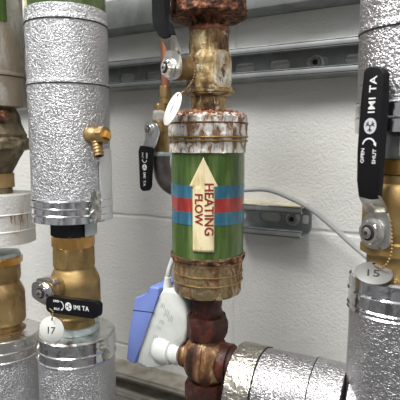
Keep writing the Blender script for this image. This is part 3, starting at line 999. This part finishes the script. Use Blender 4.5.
# valve 3: limescaled brass
zv1 = zn; zv0 = H(90, X3, .02)
vt = thing('ball_valve', 'rust streaked limescaled valve on the central riser below the rusted flange', 'valve', (X3, ROW, zv0), 'ball valves on the risers')
px = 470 / 0.5
def r3(w, y=None): return w / 2 / 935.0
zz = lambda y, r=.022: H(y, X3, r)
prof = [(0.015, zz(110)), (0.0185, zz(109)), (0.0185, zz(97)), (0.0185, zz(95)), (0.0240, zz(93)), (0.0245, zz(88)), (0.0235, zz(84)), (0.0235, zz(56)), (0.0215, zz(52)), (0.0205, zz(50)),
        (0.0205, zz(34)), (0.0205, zz(27)), (0.0185, zz(24)), (0.0165, zz(22))]
obj('valve_body', L_(dense(prof, 0.0015), vert(X3 + 0.001, ROW), seg=96, jit=0.0010, jscale=130), M['crusty_brass'], vt, sharp=50)
obj('rust_collar', L_(dense([(0.0185, zz(28.5)), (0.0212, zz(27.5)), (0.0208, zz(24)), (0.0175, zz(21.5))], 0.001), vert(X3 + 0.001, ROW), seg=120, jit=0.0018, jscale=220, zj=0.0016), M['rust_orange'], vt, sharp=80)
b = bmesh.new()
rng = random.Random(4)
for k in range(7):                         # raised hex flats / castings on the side
    pass
aF = toward(X3, 222, 0.024)
nF = Vector((math.cos(aF), math.sin(aF), 0)); tF = Vector((-nF.y, nF.x, 0))
cF = Vector((X3, ROW, 0)) + nF * 0.014
slab(b, smooth_poly([cF - tF * 0.010 + Vector((0, 0, zz(88))), cF + tF * 0.010 + Vector((0, 0, zz(88))), cF + tF * 0.010 + Vector((0, 0, zz(54))), cF + tF * 0.004 + Vector((0, 0, zz(50))), cF - tF * 0.010 + Vector((0, 0, zz(50)))], 1), nF * 0.0125, 0.0015, 2)
bmesh.ops.subdivide_edges(b, edges=[e for e in b.edges if e.calc_length() > 0.004], cuts=5, use_grid_fill=True)
for v in b.verts: v.co += noise.noise_vector(v.co * 260) * 0.0009
obj('cast_flat', b, M['limescale'], vt)
obj('cast_rim', L_(dense([(0.0235, zz(92)), (0.0262, zz(91)), (0.0262, zz(87)), (0.0235, zz(85))], 0.001), vert(X3 + 0.001, ROW), seg=96, jit=0.0018, jscale=180), M['crusty_brass'], vt)
# stem 3
deg3 = 28
d3 = stem_dir(deg3)
c3 = None
for s in [0.030 + 0.001 * k for k in range(40)]:
    p = Vector((X3, ROW, 1.45)) + d3 * s
    q = CM.transposed() @ (p - CAM)
    if 200 + F_PX * q.x / -q.z < 170.5: break
S3 = s
c3 = Vector((X3, ROW, 0)) + d3 * S3
c3.z = height(68, c3.x, c3.y)
m3 = frame((X3, ROW, c3.z), d3)
obj('stem_boss', L_(dense([(0.0105, 0.012), (0.0105, S3 - 0.014), (0.0120, S3 - 0.013), (0.0120, S3 - 0.006), (0.009, S3 - 0.005), (0.006, S3)], 0.002), m3, seg=40, jit=0.0005), M['brass_old'], vt)
pl = slab(bmesh.new(), smooth_poly(trace([(164, 56), (167, 50), (173, 48), (178, 52), (180, 62), (180, 74), (175, 79), (168, 80), (164, 75), (163, 64)], c3, d3), 1), d3 * -0.0024, 0.0005, 1)
# crank up to the sleeve
c3b = c3 + d3 * 0.010
lowL, lowR = onP(167, 50, c3, d3), onP(180, 52, c3, d3)
upL, upR = onP(160, 36, c3b, d3), onP(173.5, 35, c3b, d3)
slab(pl, [lowL, lowR, upR, upL], d3 * -0.0024, 0.0004, 1)
lv = obj('lever', pl, M['steel'], vt)
sp = trace([(151.5, -30), (164, -30), (164, 14), (165.5, 22), (171, 34), (169, 37), (162, 39), (158, 36), (152.5, 26), (151.5, 16)], c3b + d3 * 0.001, d3)
sv = obj('lever_sleeve', slab(bmesh.new(), sp, d3 * -0.0065, 0.0013, 3), M['black_vinyl'], lv)
nut_on(vt, c3 + d3 * 0.0010, d3, 0.0088, 0.009, 0.3)
# tag on valve 3 (blank face, mark in the middle)
Yt = -0.245
tc = onY(172.5, 109, Yt + 0.02)
tg = disc_tag('white oval looking tag seen edge on, hanging by bead chain beside the central riser', tc, (-0.60, -0.80, 0.38), (0.3, 0.0, 1), 0.0172, M['tag'], None, None, 0)
tg_d = [c for c in tg.children if c.name.startswith('disc')][0]
def rot_child():
    pass
sx = c3 - d3 * 0.010
obj('ball_chain', beads(bmesh.new(), [onP(190, 56, sx - d3 * 0.0, d3), onP(193.5, 62, sx, d3), onP(195, 71, sx, d3), onP(192, 82, sx, d3), onP(184, 91, sx, d3), onP(179, 95, tc, Vector((0, 1, 0)))], 0.0010, 0.0026), M['brass_old'], tg)
mt = frame(tc, (-0.60, -0.80, 0.38), (0.3, 0, 1))
obj('number', text_w('1', 0.0011, mt @ Matrix(((0, 1, 0, 0), (-1, 0, 0, 0), (0, 0, 1, 0), (0, 0, 0, 1))) @ Matrix.Translation((0, 0, 0.0007))), M['ink'], tg_d, smooth=False)

# jacket 3: old foil collar, printed marker, lower foil collar
zj1 = H(112, X3, .03); zj_g1 = H(149, X3, .039); zj_g0 = H(261, X3, .039); zj0 = H(301, X3, .036)
R3 = 0.0388
t = thing('pipe_jacket', 'central jacket with green HEATING FLOW marker and corroded foil collars', 'pipe insulation', (X3, ROW, zj0), 'foil pipe jackets')
old = foil('corroded_old_foil', (0.74, 0.71, 0.65), 0.5, stain=(0.19, 0.105, 0.05), stain_at=0.455, scale=120, bstr=0.9, stain_scale=110, metal=0.35, sz=0.35)
obj('upper_collar', L_(dense([(0.018, zj1 + 0.001), (0.034, zj1), (R3 + 0.0025, zj1 - 0.004), (R3 + 0.003, zj1 - 0.016), (R3 + 0.003, H(136, X3, .04)), (R3 + 0.0018, H(137, X3, .04)),
      (R3 + 0.0018, zj_g1 - 0.004), (R3 - 0.001, zj_g1 - 0.004)], 0.002), vert(X3, ROW), seg=128, jit=0.0013, jscale=110, zj=0.0005, caps=False), old, t, sharp=60)
for y_, th in ((122, -0.0002), (136.5, 0.0003), (140.5, 0.0000)):
    z = H(y_, X3, .04)
    obj('tape_edge', L_([(R3 + 0.002, z - 0.0010), (R3 + 0.0036 + th, z - 0.0006), (R3 + 0.0036 + th, z + 0.0006), (R3 + 0.002, z + 0.0010)], vert(X3, ROW), seg=96, jit=0.0012, jscale=110, caps=False), M['brass_old'] if y_ != 122 else M['rust'], t)
b = bmesh.new()
rng = random.Random(11)
for k in range(150):                       # rust crumbs heaped on the shoulder
    a = rng.uniform(-PI, 0.2); r = rng.uniform(0.022, 0.040)
    zc_ = zj1 + 0.0005 - max(0, r - 0.033) * 0.6
    q = rng.uniform(0.0007, 0.0022)
    ball(b, Vector((X3 + math.cos(a) * r, ROW + math.sin(a) * r, zc_ + q * 0.3)), q, 6, 4)
for v in b.verts: v.co += noise.noise_vector(v.co * 900) * 0.0005
cr = obj('rust_crumbs', b, M['rust_orange'], t, sharp=80)
cr['kind'] = 'stuff'
# green marker with stripes
obj('marker_band', L_(dense([(R3 - 0.001, zj_g0 - 0.001), (R3, zj_g0), (R3, zj_g1), (R3 - 0.001, zj_g1 + 0.001)], 0.004), vert(X3, ROW), seg=128, jit=0.0008, jscale=45, caps=False), M['green'], t)
for (ya, yb, mt_) in ((186, 199, 'blue_band'), (199, 213, 'red_band'), (213, 226, 'blue_band')):
    obj('stripe', L_(dense([(R3 - 0.0005, H(yb, X3, .039)), (R3 + 0.0005, H(yb, X3, .039)), (R3 + 0.0005, H(ya, X3, .039)), (R3 - 0.0005, H(ya, X3, .039))], 0.003), vert(X3, ROW), seg=128, jit=0.0008, jscale=45, caps=False), M[mt_], t)
# arrow, bent round the pipe
def wrap_fn(X, R, a_mid, zmid):
    def f(u, v, w=0.0):                    # u along circumference to the right in view, v up
        a = a_mid + u / R
        rr = R + w
        return Vector((X + math.cos(a) * rr, ROW + math.sin(a) * rr, zmid + v))
    return f
am = toward(X3, 203.5, R3, 1.3)
# going right in view = increasing angle? (camera looks +Y: angle -90deg is nearest, increasing moves to +X)
zmid = H(200, X3, R3)
wf = wrap_fn(X3, R3, am, zmid)
ztip, zbase, zend = H(157.5, X3, R3) - zmid, H(187, X3, R3) - zmid, H(252, X3, R3) - zmid
hw, sw_ = 0.0146, 0.0108
b = bmesh.new()
nz, nx = 40, 10
th0 = 0.0012
def width(v):
    if v > zbase: return max(0.0002, hw * (ztip - v) / (ztip - zbase))
    return sw_
vs = [zend + (zbase - zend) * k / 24 for k in range(25)] + [zbase + 1e-5] + [zbase + (ztip - zbase) * k / 14 for k in range(1, 15)]
rows = []
for v in vs:
    wd = width(v)
    rows.append([b.verts.new(wf(-wd + 2 * wd * k / nx, v, th0)) for k in range(nx + 1)])
for a_, c_ in zip(rows, rows[1:]):
    for k in range(nx):
        b.faces.new((a_[k], a_[k + 1], c_[k + 1], c_[k]))
ao = obj('arrow', b, M['cream'], t)
so = ao.modifiers.new('thickness', 'SOLIDIFY'); so.thickness = 0.0007; so.offset = -1
def wrap_text(s, length, x_px, y0, y1, hgt_scale=1.0):
    bmt = text_w(s, length, None, wrap=0.002, bold=0.00022)
    uc = 0.0
    a_c = toward(X3, x_px, R3, 1.3)
    uoff = (a_c - am) * R3
    vc = H((y0 + y1) / 2, X3, R3) - zmid
    for vv in bmt.verts:
        x, y, z = vv.co
        vv.co = wf(y * hgt_scale + uoff, -x + vc, th0 + 0.0003 + z)
    return bmt
def vlen(y0, y1): return H(y0, X3, R3) - H(y1, X3, R3)
obj('lettering', wrap_text('HEATING', vlen(183.5, 235.5), 209, 183.5, 235.5, 0.98), M['dark_red'], t, smooth=False)
obj('lettering', wrap_text('FLOW', vlen(194, 225.5), 199, 194, 225.5, 0.95), M['dark_red'], t, smooth=False)
# lower collar
lowm = foil('corroded_gold_foil', (0.50, 0.38, 0.21), 0.28, stain=(0.13, 0.06, 0.025), stain_at=0.50, scale=130, bstr=0.5, stain_scale=60, metal=0.9, sz=0.5)
obj('lower_collar', L_(dense([(0.018, zj0), (R3 - 0.004, zj0 - 0.0005), (R3 - 0.002, zj0 + 0.003), (R3 - 0.0012, zj_g0 - 0.003), (R3 + 0.0012, zj_g0 - 0.001), (R3 + 0.001, zj_g0 + 0.0015)], 0.002), vert(X3, ROW), seg=128, jit=0.0011, jscale=90, zj=0.0004, caps=False), lowm, t, sharp=60)
for y_ in (268, 279, 288):
    obj('tape_edge', L_([(R3 - 0.003, H(y_ + 1, X3, .038)), (R3 - 0.0004, H(y_ + .5, X3, .038)), (R3 - 0.0004, H(y_ - .3, X3, .038)), (R3 - 0.003, H(y_ - .8, X3, .038))], vert(X3, ROW), seg=96, jit=0.0011, jscale=90, caps=False), M['brass_old'], t)
obj('rust_edge', L_(dense([(R3 - 0.001, H(266, X3, .038)), (R3 + 0.0016, H(265, X3, .038)), (R3 + 0.0014, H(261, X3, .038)), (R3 - 0.001, H(260, X3, .038))], 0.001), vert(X3, ROW), seg=160, jit=0.0014, jscale=200, zj=0.0012, caps=False), M['rust'], t, sharp=80)

# rusted union and three-port valve body below
zu1 = zj0 + 0.001; zun1 = H(321, X3, .02); zun0 = H(343, X3, .02)
t = thing('three_port_valve', 'rust streaked bronze valve body where actuator and horizontal pipe meet', 'valve', (X3 - 0.002, ROW, H(393, X3, .02)))
XV = X3 - 0.0015
obj('upper_neck', L_(dense([(0.0165, zun1 - 0.002), (0.0170, zun1 + 0.005), (0.0175, zu1), (0.016, zu1 + 0.002)], 0.0015), vert(XV, ROW), seg=64, jit=0.0010, jscale=200), M['rust_dark'], t, sharp=60)
hx = hexnut(bmesh.new(), 0.0245, zun0, zun1, vert(XV, ROW), 0.25, 6, 0.25)
bmesh.ops.subdivide_edges(hx, edges=[e for e in hx.edges if e.calc_length() > 0.008], cuts=3)
for v in hx.verts: v.co += noise.noise_vector(v.co * 180) * 0.0009
obj('union_nut', hx, M['rust_dark'], t, sharp=50)
zb1, zb0 = zun0, H(391, X3, .024)
zc = (zb1 + zb0) / 2 - 0.0005; hb = (zb1 - zb0) / 2
prof = [(0.0150, zb0 - 0.001)]
for k in range(1, 16):
    a = -PI / 2 + PI * k / 16
    prof.append((0.0060 + 0.0205 * math.cos(a) ** 0.8, zc + math.sin(a) * (hb + 0.0012)))
prof.append((0.0145, zb1 + 0.001))
prof = [(max(r, 0.0150), z) for r, z in prof]
obj('valve_body', L_(prof, vert(XV, ROW), seg=72, jit=0.0008, jscale=90), M['bronze_rust'], t, sharp=60)
# raised casting ribs running over the body
b = bmesh.new()
for (rot_, rad) in ((0.15, 0.0292), (1.1, 0.0285)):
    mr = Matrix.Translation((XV, ROW, zc)) @ Matrix.Rotation(rot_, 4, 'Z') @ Matrix.Rotation(PI / 2, 4, 'Y')
    lathe(b, dense([(rad - 0.004, -0.0030), (rad, -0.0016), (rad + 0.0003, 0.0), (rad, 0.0016), (rad - 0.004, 0.0030)], 0.001), mr, seg=72, jit=0.0006, jscale=120)
obj('casting_rib', b, M['bronze_rust'], t, sharp=60)
hx = hexnut(bmesh.new(), 0.0245, zb0 - 0.028, zb0 + 0.001, vert(XV, ROW), 0.4, 6, 0.2)
for v in hx.verts: v.co += noise.noise_vector(v.co * 180) * 0.0007
obj('lower_union_nut', hx, M['rust_dark'], t, sharp=50)
obj('lower_pipe', L_([(0.0165, 0.62), (0.0165, zb0 - 0.026)], vert(XV, ROW), seg=32), M['rust_dark'], t)
# branches
mX = frame((XV, ROW, zc), (1, 0, 0))
obj('side_port', L_(dense([(0.0170, 0.012), (0.0185, 0.016), (0.0195, 0.020), (0.0215, 0.021), (0.0215, 0.030), (0.0185, 0.031), (0.0180, 0.060)], 0.002), mX, seg=64, jit=0.0008, jscale=140), M['rust_dark'], t, sharp=60)
mA = frame((XV, ROW, zc + 0.001), (-1, -0.0, 0))
obj('actuator_port', L_(dense([(0.0150, 0.010), (0.0165, 0.018), (0.0165, 0.028), (0.0150, 0.030)], 0.002), mA, seg=48, jit=0.0006, jscale=140), M['bronze_rust'], t)

# horizontal insulated pipe to the right
xh0 = onY(226, 376, ROW - 0.02).x + 0.004
RH = 0.0445
ph = onY(262, 347, ROW + 0.008)
zh = ph.z - RH + 0.001
mh = Matrix.Translation((0, ROW, zh)) @ Matrix.Rotation(PI / 2, 4, 'Y')
xh1 = X4 - 0.0405
t = thing('pipe_jacket', 'horizontal silver foil jacket running to the right along the bottom', 'pipe insulation', (xh0, ROW, zh - RH), 'foil pipe jackets')
xs1 = onP(250, 392, Vector((0, ROW - RH * .8, 0)), Vector((0, 1, 0))).x
xs2 = onP(306, 395, Vector((0, ROW - RH * .8, 0)), Vector((0, 1, 0))).x
xs3 = onP(345, 398, Vector((0, ROW - RH * .8, 0)), Vector((0, 1, 0))).x
obj('foil_jacket', L_(dense([(0.02, xs1), (RH, xs1), (RH, xh1), (0.02, xh1)], 0.005), mh, seg=96, jit=0.0007, jscale=40, caps=False), M['foil_large'], t, sharp=50)
dj = foil('yellowed_foil', (0.62, 0.59, 0.52), 0.36, stain=(0.36, 0.28, 0.15), stain_at=0.56, scale=170, bstr=0.5, stain_scale=45)
obj('end_collar', L_(dense([(0.019, xh0 + 0.001), (RH - 0.006, xh0), (RH + 0.0005, xh0 + 0.003), (RH + 0.0016, xs1 - 0.001), (RH + 0.0016, xs1 + 0.001), (RH - 0.001, xs1 + 0.0012)], 0.004), mh, seg=96, jit=0.0014, jscale=60, zj=0.0008, caps=False), dj, t, sharp=50)
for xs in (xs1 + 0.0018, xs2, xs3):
    obj('seam_shadow', L_([(RH - 0.001, xs - 0.0006), (RH + 0.0009, xs - 0.0005), (RH + 0.0009, xs + 0.0005), (RH - 0.001, xs + 0.0006)], mh, seg=96, jit=0.0007, jscale=40, caps=False), M['black_hole'], t)  # seam shadows painted as thin black rings around the jacket
for xs in (xs2, xs3):
    obj('lap_joint', L_([(RH - 0.001, xs + 0.0006), (RH + 0.0014, xs + 0.0008), (RH + 0.001, xs + 0.006), (RH - 0.001, xs + 0.014)], mh, seg=96, jit=0.0007, jscale=40, caps=False), M['foil_large'], t)

# ---------------- actuator (blue and white) with its cable
Ya0, Ya1 = ROW - 0.030, ROW + 0.024
t = thing('valve_actuator', 'boxy blue and white electric actuator left of the central riser', 'actuator', tuple(onY(150, 366, ROW)))
Pa = Vector((0, ROW - 0.013, 0)); NY = Vector((0, -1, 0))
wpts = trace([(150, 318), (158, 296), (163, 289), (176, 292), (186, 303), (187, 330), (184, 342), (172, 356), (160, 368.5), (148, 367), (136, 364), (141, 342)], Pa, NY)
b = slab(bmesh.new(), wpts, (0, 0.046, 0), 0.003, 3)
wb_ = obj('housing', b, M['white_plastic'], t, sharp=50)
Pb = Vector((0, ROW - 0.0155, 0))
bpts = trace([(149, 286.5), (159.5, 288), (158, 296), (150, 319), (140, 343), (135.5, 364.5), (126, 360), (129, 334), (134.5, 298), (140, 296), (147, 296)], Pb, NY)
b = slab(bmesh.new(), bpts, (0, 0.051, 0), 0.0022, 3)
bl = obj('blue_cover', b, M['blue_plastic'], t, sharp=50)
bl['label'] = 'periwinkle blue cover'
b = slab(bmesh.new(), trace([(133, 309.8), (153.5, 312.2), (153.3, 313.0), (132.9, 310.6)], Pb + Vector((0, -0.0002, 0)), NY), (0, 0.001, 0))
obj('cover_joint', b, M['ink'], bl, smooth=False)
# small print on the housing
nrows = [('24 V~', 160, 303, 0.010), ('YV = 0-10 V', 166, 312, 0.013), ('M 500 N', 163, 320, 0.010), ('24', 158, 328, 0.004), ('CE', 156, 337, 0.005), ('30 s', 150, 355, 0.006)]
for s_, ax, ay, w_ in nrows:
    p = onP(ax, ay, Pa + Vector((0, -0.0002, 0)), NY)
    mmx = Matrix(((math.cos(-1.15), -math.sin(-1.15), 0, 0), (0, 0, -1, 0), (math.sin(-1.15), math.cos(-1.15), 0, 0), (0, 0, 0, 1)))
    mmx = Matrix.Translation(p) @ Matrix.Rotation(-0.0, 4, 'Y') @ Matrix.Rotation(PI / 2, 4, 'X') @ Matrix.Rotation(1.15, 4, 'Z')
    if w_ > 0.0055: 
        pass
for ax, ay, w_ in ((161, 305, 0.006), (165, 312, 0.010), (169, 318, 0.008), (160, 321, 0.005), (157, 327, 0.004), (154, 336, 0.005), (149, 354, 0.006)):
    p = onP(ax, ay, Pa + Vector((0, -0.00015, 0)), NY)
    b = bmesh.new()
    for q in range(3):
        o_ = Vector((0.0022 * q, 0, -0.0005 * q))
        dirv = Vector((0.28, 0, 0.96))
        nv = Vector((0.96, 0, -0.28)) * 0.00025
        a_ = p + o_ - dirv * w_ * (0.5 - 0.1 * (q % 2)); c_ = p + o_ + dirv * w_ * (0.5 - 0.12 * ((q + 1) % 2))
        slab(b, [a_ - nv, c_ - nv, c_ + nv, a_ + nv], (0, -0.0001, 0))
    obj('small_print', b, M['grey_ink'], wb_, smooth=False)
# white collar to the valve
mC = frame((XV, ROW - 0.009, zc + 0.001), (-1, 0.09, 0.02))
obj('collar', L_(dense([(0.0125, 0.028), (0.0130, 0.031), (0.0138, 0.032), (0.0138, 0.037), (0.0128, 0.038), (0.0128, 0.040), (0.0158, 0.041), (0.0165, 0.045), (0.0178, 0.048), (0.0178, 0.056), (0.0160, 0.061), (0.0110, 0.064)], 0.002), mC, seg=48), M['white_plastic'], t)
# back bracket
b = slab(bmesh.new(), trace([(176, 294), (192, 302), (196, 310), (190, 318), (184, 344), (178, 340)], Vector((0, ROW + 0.004, 0)), NY), (0, 0.02, 0), 0.001, 1)
obj('bracket', b, M['white_plastic'], t)
cg = onP(166.5, 292, Vector((0, ROW - 0.004, 0)), NY)
obj('cable_gland', L_([(0.0045, -0.006), (0.0050, 0.004), (0.0042, 0.008), (0.0038, 0.018)], frame(cg, (0.12, 0, 1)), seg=20), M['white_plastic'], t)
# cable
cpts = [cg + Vector((0.0008, 0, 0.012)), onY(169, 270, ROW + 0.000), onY(173, 258, ROW + 0.015), onY(180, 238, ROW + 0.06), onY(198, 205, -0.075), onY(225, 193, -0.068),
        onY(246, 190, -0.062), onY(268, 190, -0.056), onY(290, 198, -0.050), onY(312, 210, -0.046), onY(335, 229, -0.044), onY(356, 248, -0.045), onY(375, 262, -0.05), onY(400, 270, -0.05), onY(440, 276, -0.030), onY(462, 279, -0.012), onY(470, 280, 0.004)]
tag(obj('power_cable', tube(bmesh.new(), cpts, 0.0030, 14, 8), M['cable'], None, loc=tuple(cpts[0])), 'grey round cable from the actuator, arching behind central riser to the right', 'cable')

# ---------------- small copper branch with little ball valve
YB = -0.085
xb = onY(165, 80, YB).x
zq = lambda y: height(y, xb, YB)
t = thing('copper_branch_pipe', 'thin copper pipe behind the steel lever left of central riser', 'pipe', (xb, YB, zq(92)))
obj('tube', L_([(0.0052, zq(90)), (0.0052, 1.78)], vert(xb, YB), seg=28), M['copper'], t)
obj('compression_nut', hexnut(bmesh.new(), 0.0080, zq(98), zq(86), vert(xb, YB), 0.2), M['brass_old'], t, sharp=20)
obj('fitting_neck', L_([(0.0068, zq(104)), (0.0066, zq(97))], vert(xb, YB), seg=28), M['brass_old'], t)
t = thing('small_ball_valve', 'little brass valve with short black lever behind the white tag', 'valve', (xb, YB, zq(160)))
xs_ = onY(161, 130, YB).x
obj('upper_nut', hexnut(bmesh.new(), 0.0100, zq(117), zq(104), vert(xs_ + 0.001, YB), 0.5), M['brass_old'], t, sharp=20)
obj('union_ring', L_(dense([(0.0105, zq(122)), (0.0115, zq(120)), (0.0115, zq(113)), (0.009, zq(110))], 0.0015), vert(xs_, YB), seg=48, jit=0.0007, jscale=150), M['insul'], t)
obj('valve_body', L_(dense([(0.0090, zq(156)), (0.0105, zq(154)), (0.0105, zq(134)), (0.0122, zq(131)), (0.0115, zq(121)), (0.009, zq(119))], 0.002), vert(xs_, YB), seg=48, jit=0.0006, jscale=120), M['brass_old'], t)
obj('white_washer', L_([(0.0125, zq(156)), (0.0130, zq(155.4)), (0.0130, zq(153)), (0.0125, zq(152))], vert(xs_, YB), seg=40, jit=0.0003), M['zinc_ring'], t)
# black elbow below
e_pts = [Vector((xs_, YB, zq(156))), Vector((xs_ + 0.0005, YB, zq(166))), Vector((xs_ + 0.006, YB, zq(179))), Vector((xs_ + 0.019, YB + 0.004, zq(187))), Vector((xs_ + 0.045, YB + 0.01, zq(190)))]
el = tube(bmesh.new(), e_pts, 0.0120, 28, 8)
elb = obj('elbow', el, plain('dark_steel_elbow', (0.10, 0.09, 0.085), 0.35, 0.6, 200, 0.3, 0.0005, 0.3), t)
elb['label'] = 'dark steel elbow curving behind the riser'
# stem and lever
ds = Vector((-0.45, -1, 0)).normalized()
cs = onY(150, 129, YB - 0.020)
base_pt = Vector((xs_, YB, cs.z))
ds = (Vector((cs.x, cs.y, cs.z)) - base_pt).normalized()
LL = (cs - base_pt).length
obj('stem_boss', L_([(0.006, 0.004), (0.006, LL - 0.006), (0.0045, LL - 0.002)], frame(base_pt, ds), seg=24), M['zinc'], t)
pl = slab(bmesh.new(), smooth_poly(trace([(144, 124), (149, 121), (157, 124), (159, 132), (155, 146), (150, 152), (141, 151), (146, 138)], cs, ds), 1), ds * -0.002, 0.0004, 1)
lv = obj('lever', pl, M['zinc_bright'], t)
P_s = cs + ds * 0.004
sp = trace([(140, 145.5), (151, 147), (150.5, 152), (149, 187), (146.5, 191), (142.5, 191), (140, 188), (138.5, 151)], P_s, ds)
sv = obj('lever_sleeve', slab(bmesh.new(), smooth_poly(sp, 1), ds * -0.006, 0.0010, 2), M['black_vinyl'], lv)
A = onP(144.8, 152, P_s, ds); B = onP(144.5, 187, P_s, ds)
A += ds * 0.0002; B += ds * 0.0002
xd = (B - A).normalized()
mm = Matrix((xd, ds.cross(xd), ds)).transposed().to_4x4(); mm.translation = A
sleeve_print(sv, mm, (B - A).length)
nut_on(t, cs + ds * 0.001, ds, 0.0062, 0.006)

# ================================================================== RISER 4 (right)
R4 = 0.0408
R4u = 0.0408
z4t = H(288, X4, R4)
z4b = H(132, X4, R4u)
zsm = H(22, X4, R4u)
t, jk = jacket('silver embossed foil jacket in the top right corner, above the galvanised nut', X4, R4u, z4b, 1.80, M['foil_large'], seams=(zsm,))
end_band(t, X4, R4u, z4b, z4b + 0.026, M['foil_smooth'], (z4b + 0.012, z4b + 0.0245))
t, jk = jacket('large silver embossed foil jacket in the bottom right corner, under tag 15', X4, R4, 0.62, z4t, M['foil_large'])
end_band(t, X4, R4, z4t - 0.032, z4t, M['foil_smooth'], (z4t - 0.0305, z4t - 0.026, z4t - 0.013))
obj('end_cap', L_([(0.026, z4t - 0.001), (0.029, z4t + 0.0016), (R4 - 0.001, z4t + 0.0018), (R4 + 0.0010, z4t), (0.026, z4t - 0.0012)], vert(X4, ROW), seg=96, jit=0.0004, jscale=60, caps=False), M['foil_smooth'], t)
vt = thing('ball_valve', 'brass ball valve with upright black lever at the right edge', 'valve', (X4, ROW, z4t + 0.001), 'ball valves on the risers')
k4 = lambda y, r=.028: H(y, X4, r)
obj('zinc_nut', hexnut(bmesh.new(), 0.0325, k4(159, .03), z4b - 0.0005, vert(X4, ROW), 0.5, 6), M['zinc'], vt, sharp=20)
obj('union_nut', hexnut(bmesh.new(), 0.0300, k4(175), k4(160), vert(X4, ROW), 0.2, 8), M['brass_bright'], vt, sharp=20)
prof = [(0.022, k4(175)), (0.0265, k4(176)), (0.0265, k4(185)), (0.0285, k4(188)), (0.0310, k4(196)), (0.0325, k4(204)), (0.0325, k4(236)), (0.0300, k4(242)),
        (0.0300, k4(244)), (0.0315, k4(246)), (0.0315, k4(258)), (0.027, k4(262)), (0.027, z4t + 0.001), (0.02, z4t + 0.001)]
obj('valve_body', L_(dense(list(reversed(prof)), 0.003), vert(X4, ROW), seg=72, jit=0.0003), M['brass'], vt, sharp=30)
obj('body_hex', hexnut(bmesh.new(), 0.0345, k4(258), k4(247), vert(X4, ROW), 0.45, 8), M['brass'], vt, sharp=20)
# stem + lever 4
d4 = stem_dir(34)
for s in [0.030 + 0.0005 * k for k in range(80)]:
    p = Vector((X4, ROW, 1.3)) + d4 * s
    q = CM.transposed() @ (p - CAM)
    if 200 + F_PX * q.x / -q.z < 372.5: break
S4 = s
c4 = Vector((X4, ROW, 0)) + d4 * S4
c4.z = height(232, c4.x, c4.y)
m4 = frame((X4, ROW, c4.z), d4)
obj('stem_boss', L_([(0.012, 0.020), (0.012, S4 - 0.006), (0.009, S4 - 0.005), (0.006, S4)], m4, seg=32), M['brass_old'], vt)
b = slab(bmesh.new(), smooth_poly(trace([(361, 222), (366, 214), (374, 210), (387, 211), (390, 226), (389, 246), (384, 250), (372, 249), (364, 246), (361, 238)], c4, d4), 1), d4 * -0.0024, 0.0005, 1)
c4b = c4 + d4 * max(0.010, 0.0525 - S4)
slab(b, [onP(366, 213, c4, d4), onP(388, 212, c4, d4), onP(379, 196, c4b, d4), onP(358, 196, c4b, d4)], d4 * -0.0024, 0.0004, 1)
lv = obj('lever', b, M['steel'], vt)
Ps = c4b + d4 * 0.0008
sp = trace([(363, 72), (365.5, 68), (370, 66.2), (379, 66.4), (382.5, 68.5), (384, 73), (382.5, 100), (378, 165), (376.5, 199), (370, 200), (358, 197), (356, 180), (357.5, 150), (361, 100)], Ps, d4)
sv = obj('lever_sleeve', slab(bmesh.new(), sp, d4 * -0.0075, 0.0016, 3), M['black_vinyl'], lv)
Pq = Ps + d4 * 0.0002
A = onP(367.5, 165, Pq, d4); B = onP(373.8, 74, Pq, d4)
xd = (B - A).normalized()
mm = Matrix((xd, d4.cross(xd), d4)).transposed().to_4x4(); mm.translation = A
sleeve_print(sv, mm, (B - A).length * 1.0, full=False)
nut_on(vt, c4 + d4 * 0.001, d4, 0.0108, 0.010, 0.25)
# tag 15 leaning on the lower jacket
tc = Vector((X4, ROW, 0)) + Vector((-0.55, -0.83, 0)).normalized() * 0.036
tc.z = z4t + 0.0085
P15 = onP(374, 272.5, Vector((0, ROW - 0.026, 0)), NY)
P15 = Vector((P15.x, P15.y, P15.z))
cam_dir = (CAM - P15); cam_dir.z = 0; cam_dir.normalize()
n15 = (cam_dir * 0.40 + Vector((0, 0, 0.92))).normalized()
n_up = (Vector((0, 0, 1)) - n15 * n15.z)
P15 = onP(373.5, 273, Vector((0, 0, z4t + 0.0085)), Vector((0, 0, 1)))
disc_tag('grey metal tag stamped 15 resting on the large jacket, right edge', P15, n15, n_up, 0.0155, M['tag_metal'], '15', [onP(391, 222, c4, d4), onP(392, 238, c4, d4), onP(391.5, 252, c4, d4), onP(388, 262, c4, d4), onP(382, 268, c4, d4), P15 + n_up.normalized() * 0.010 + n15 * 0.001], 0.0098)
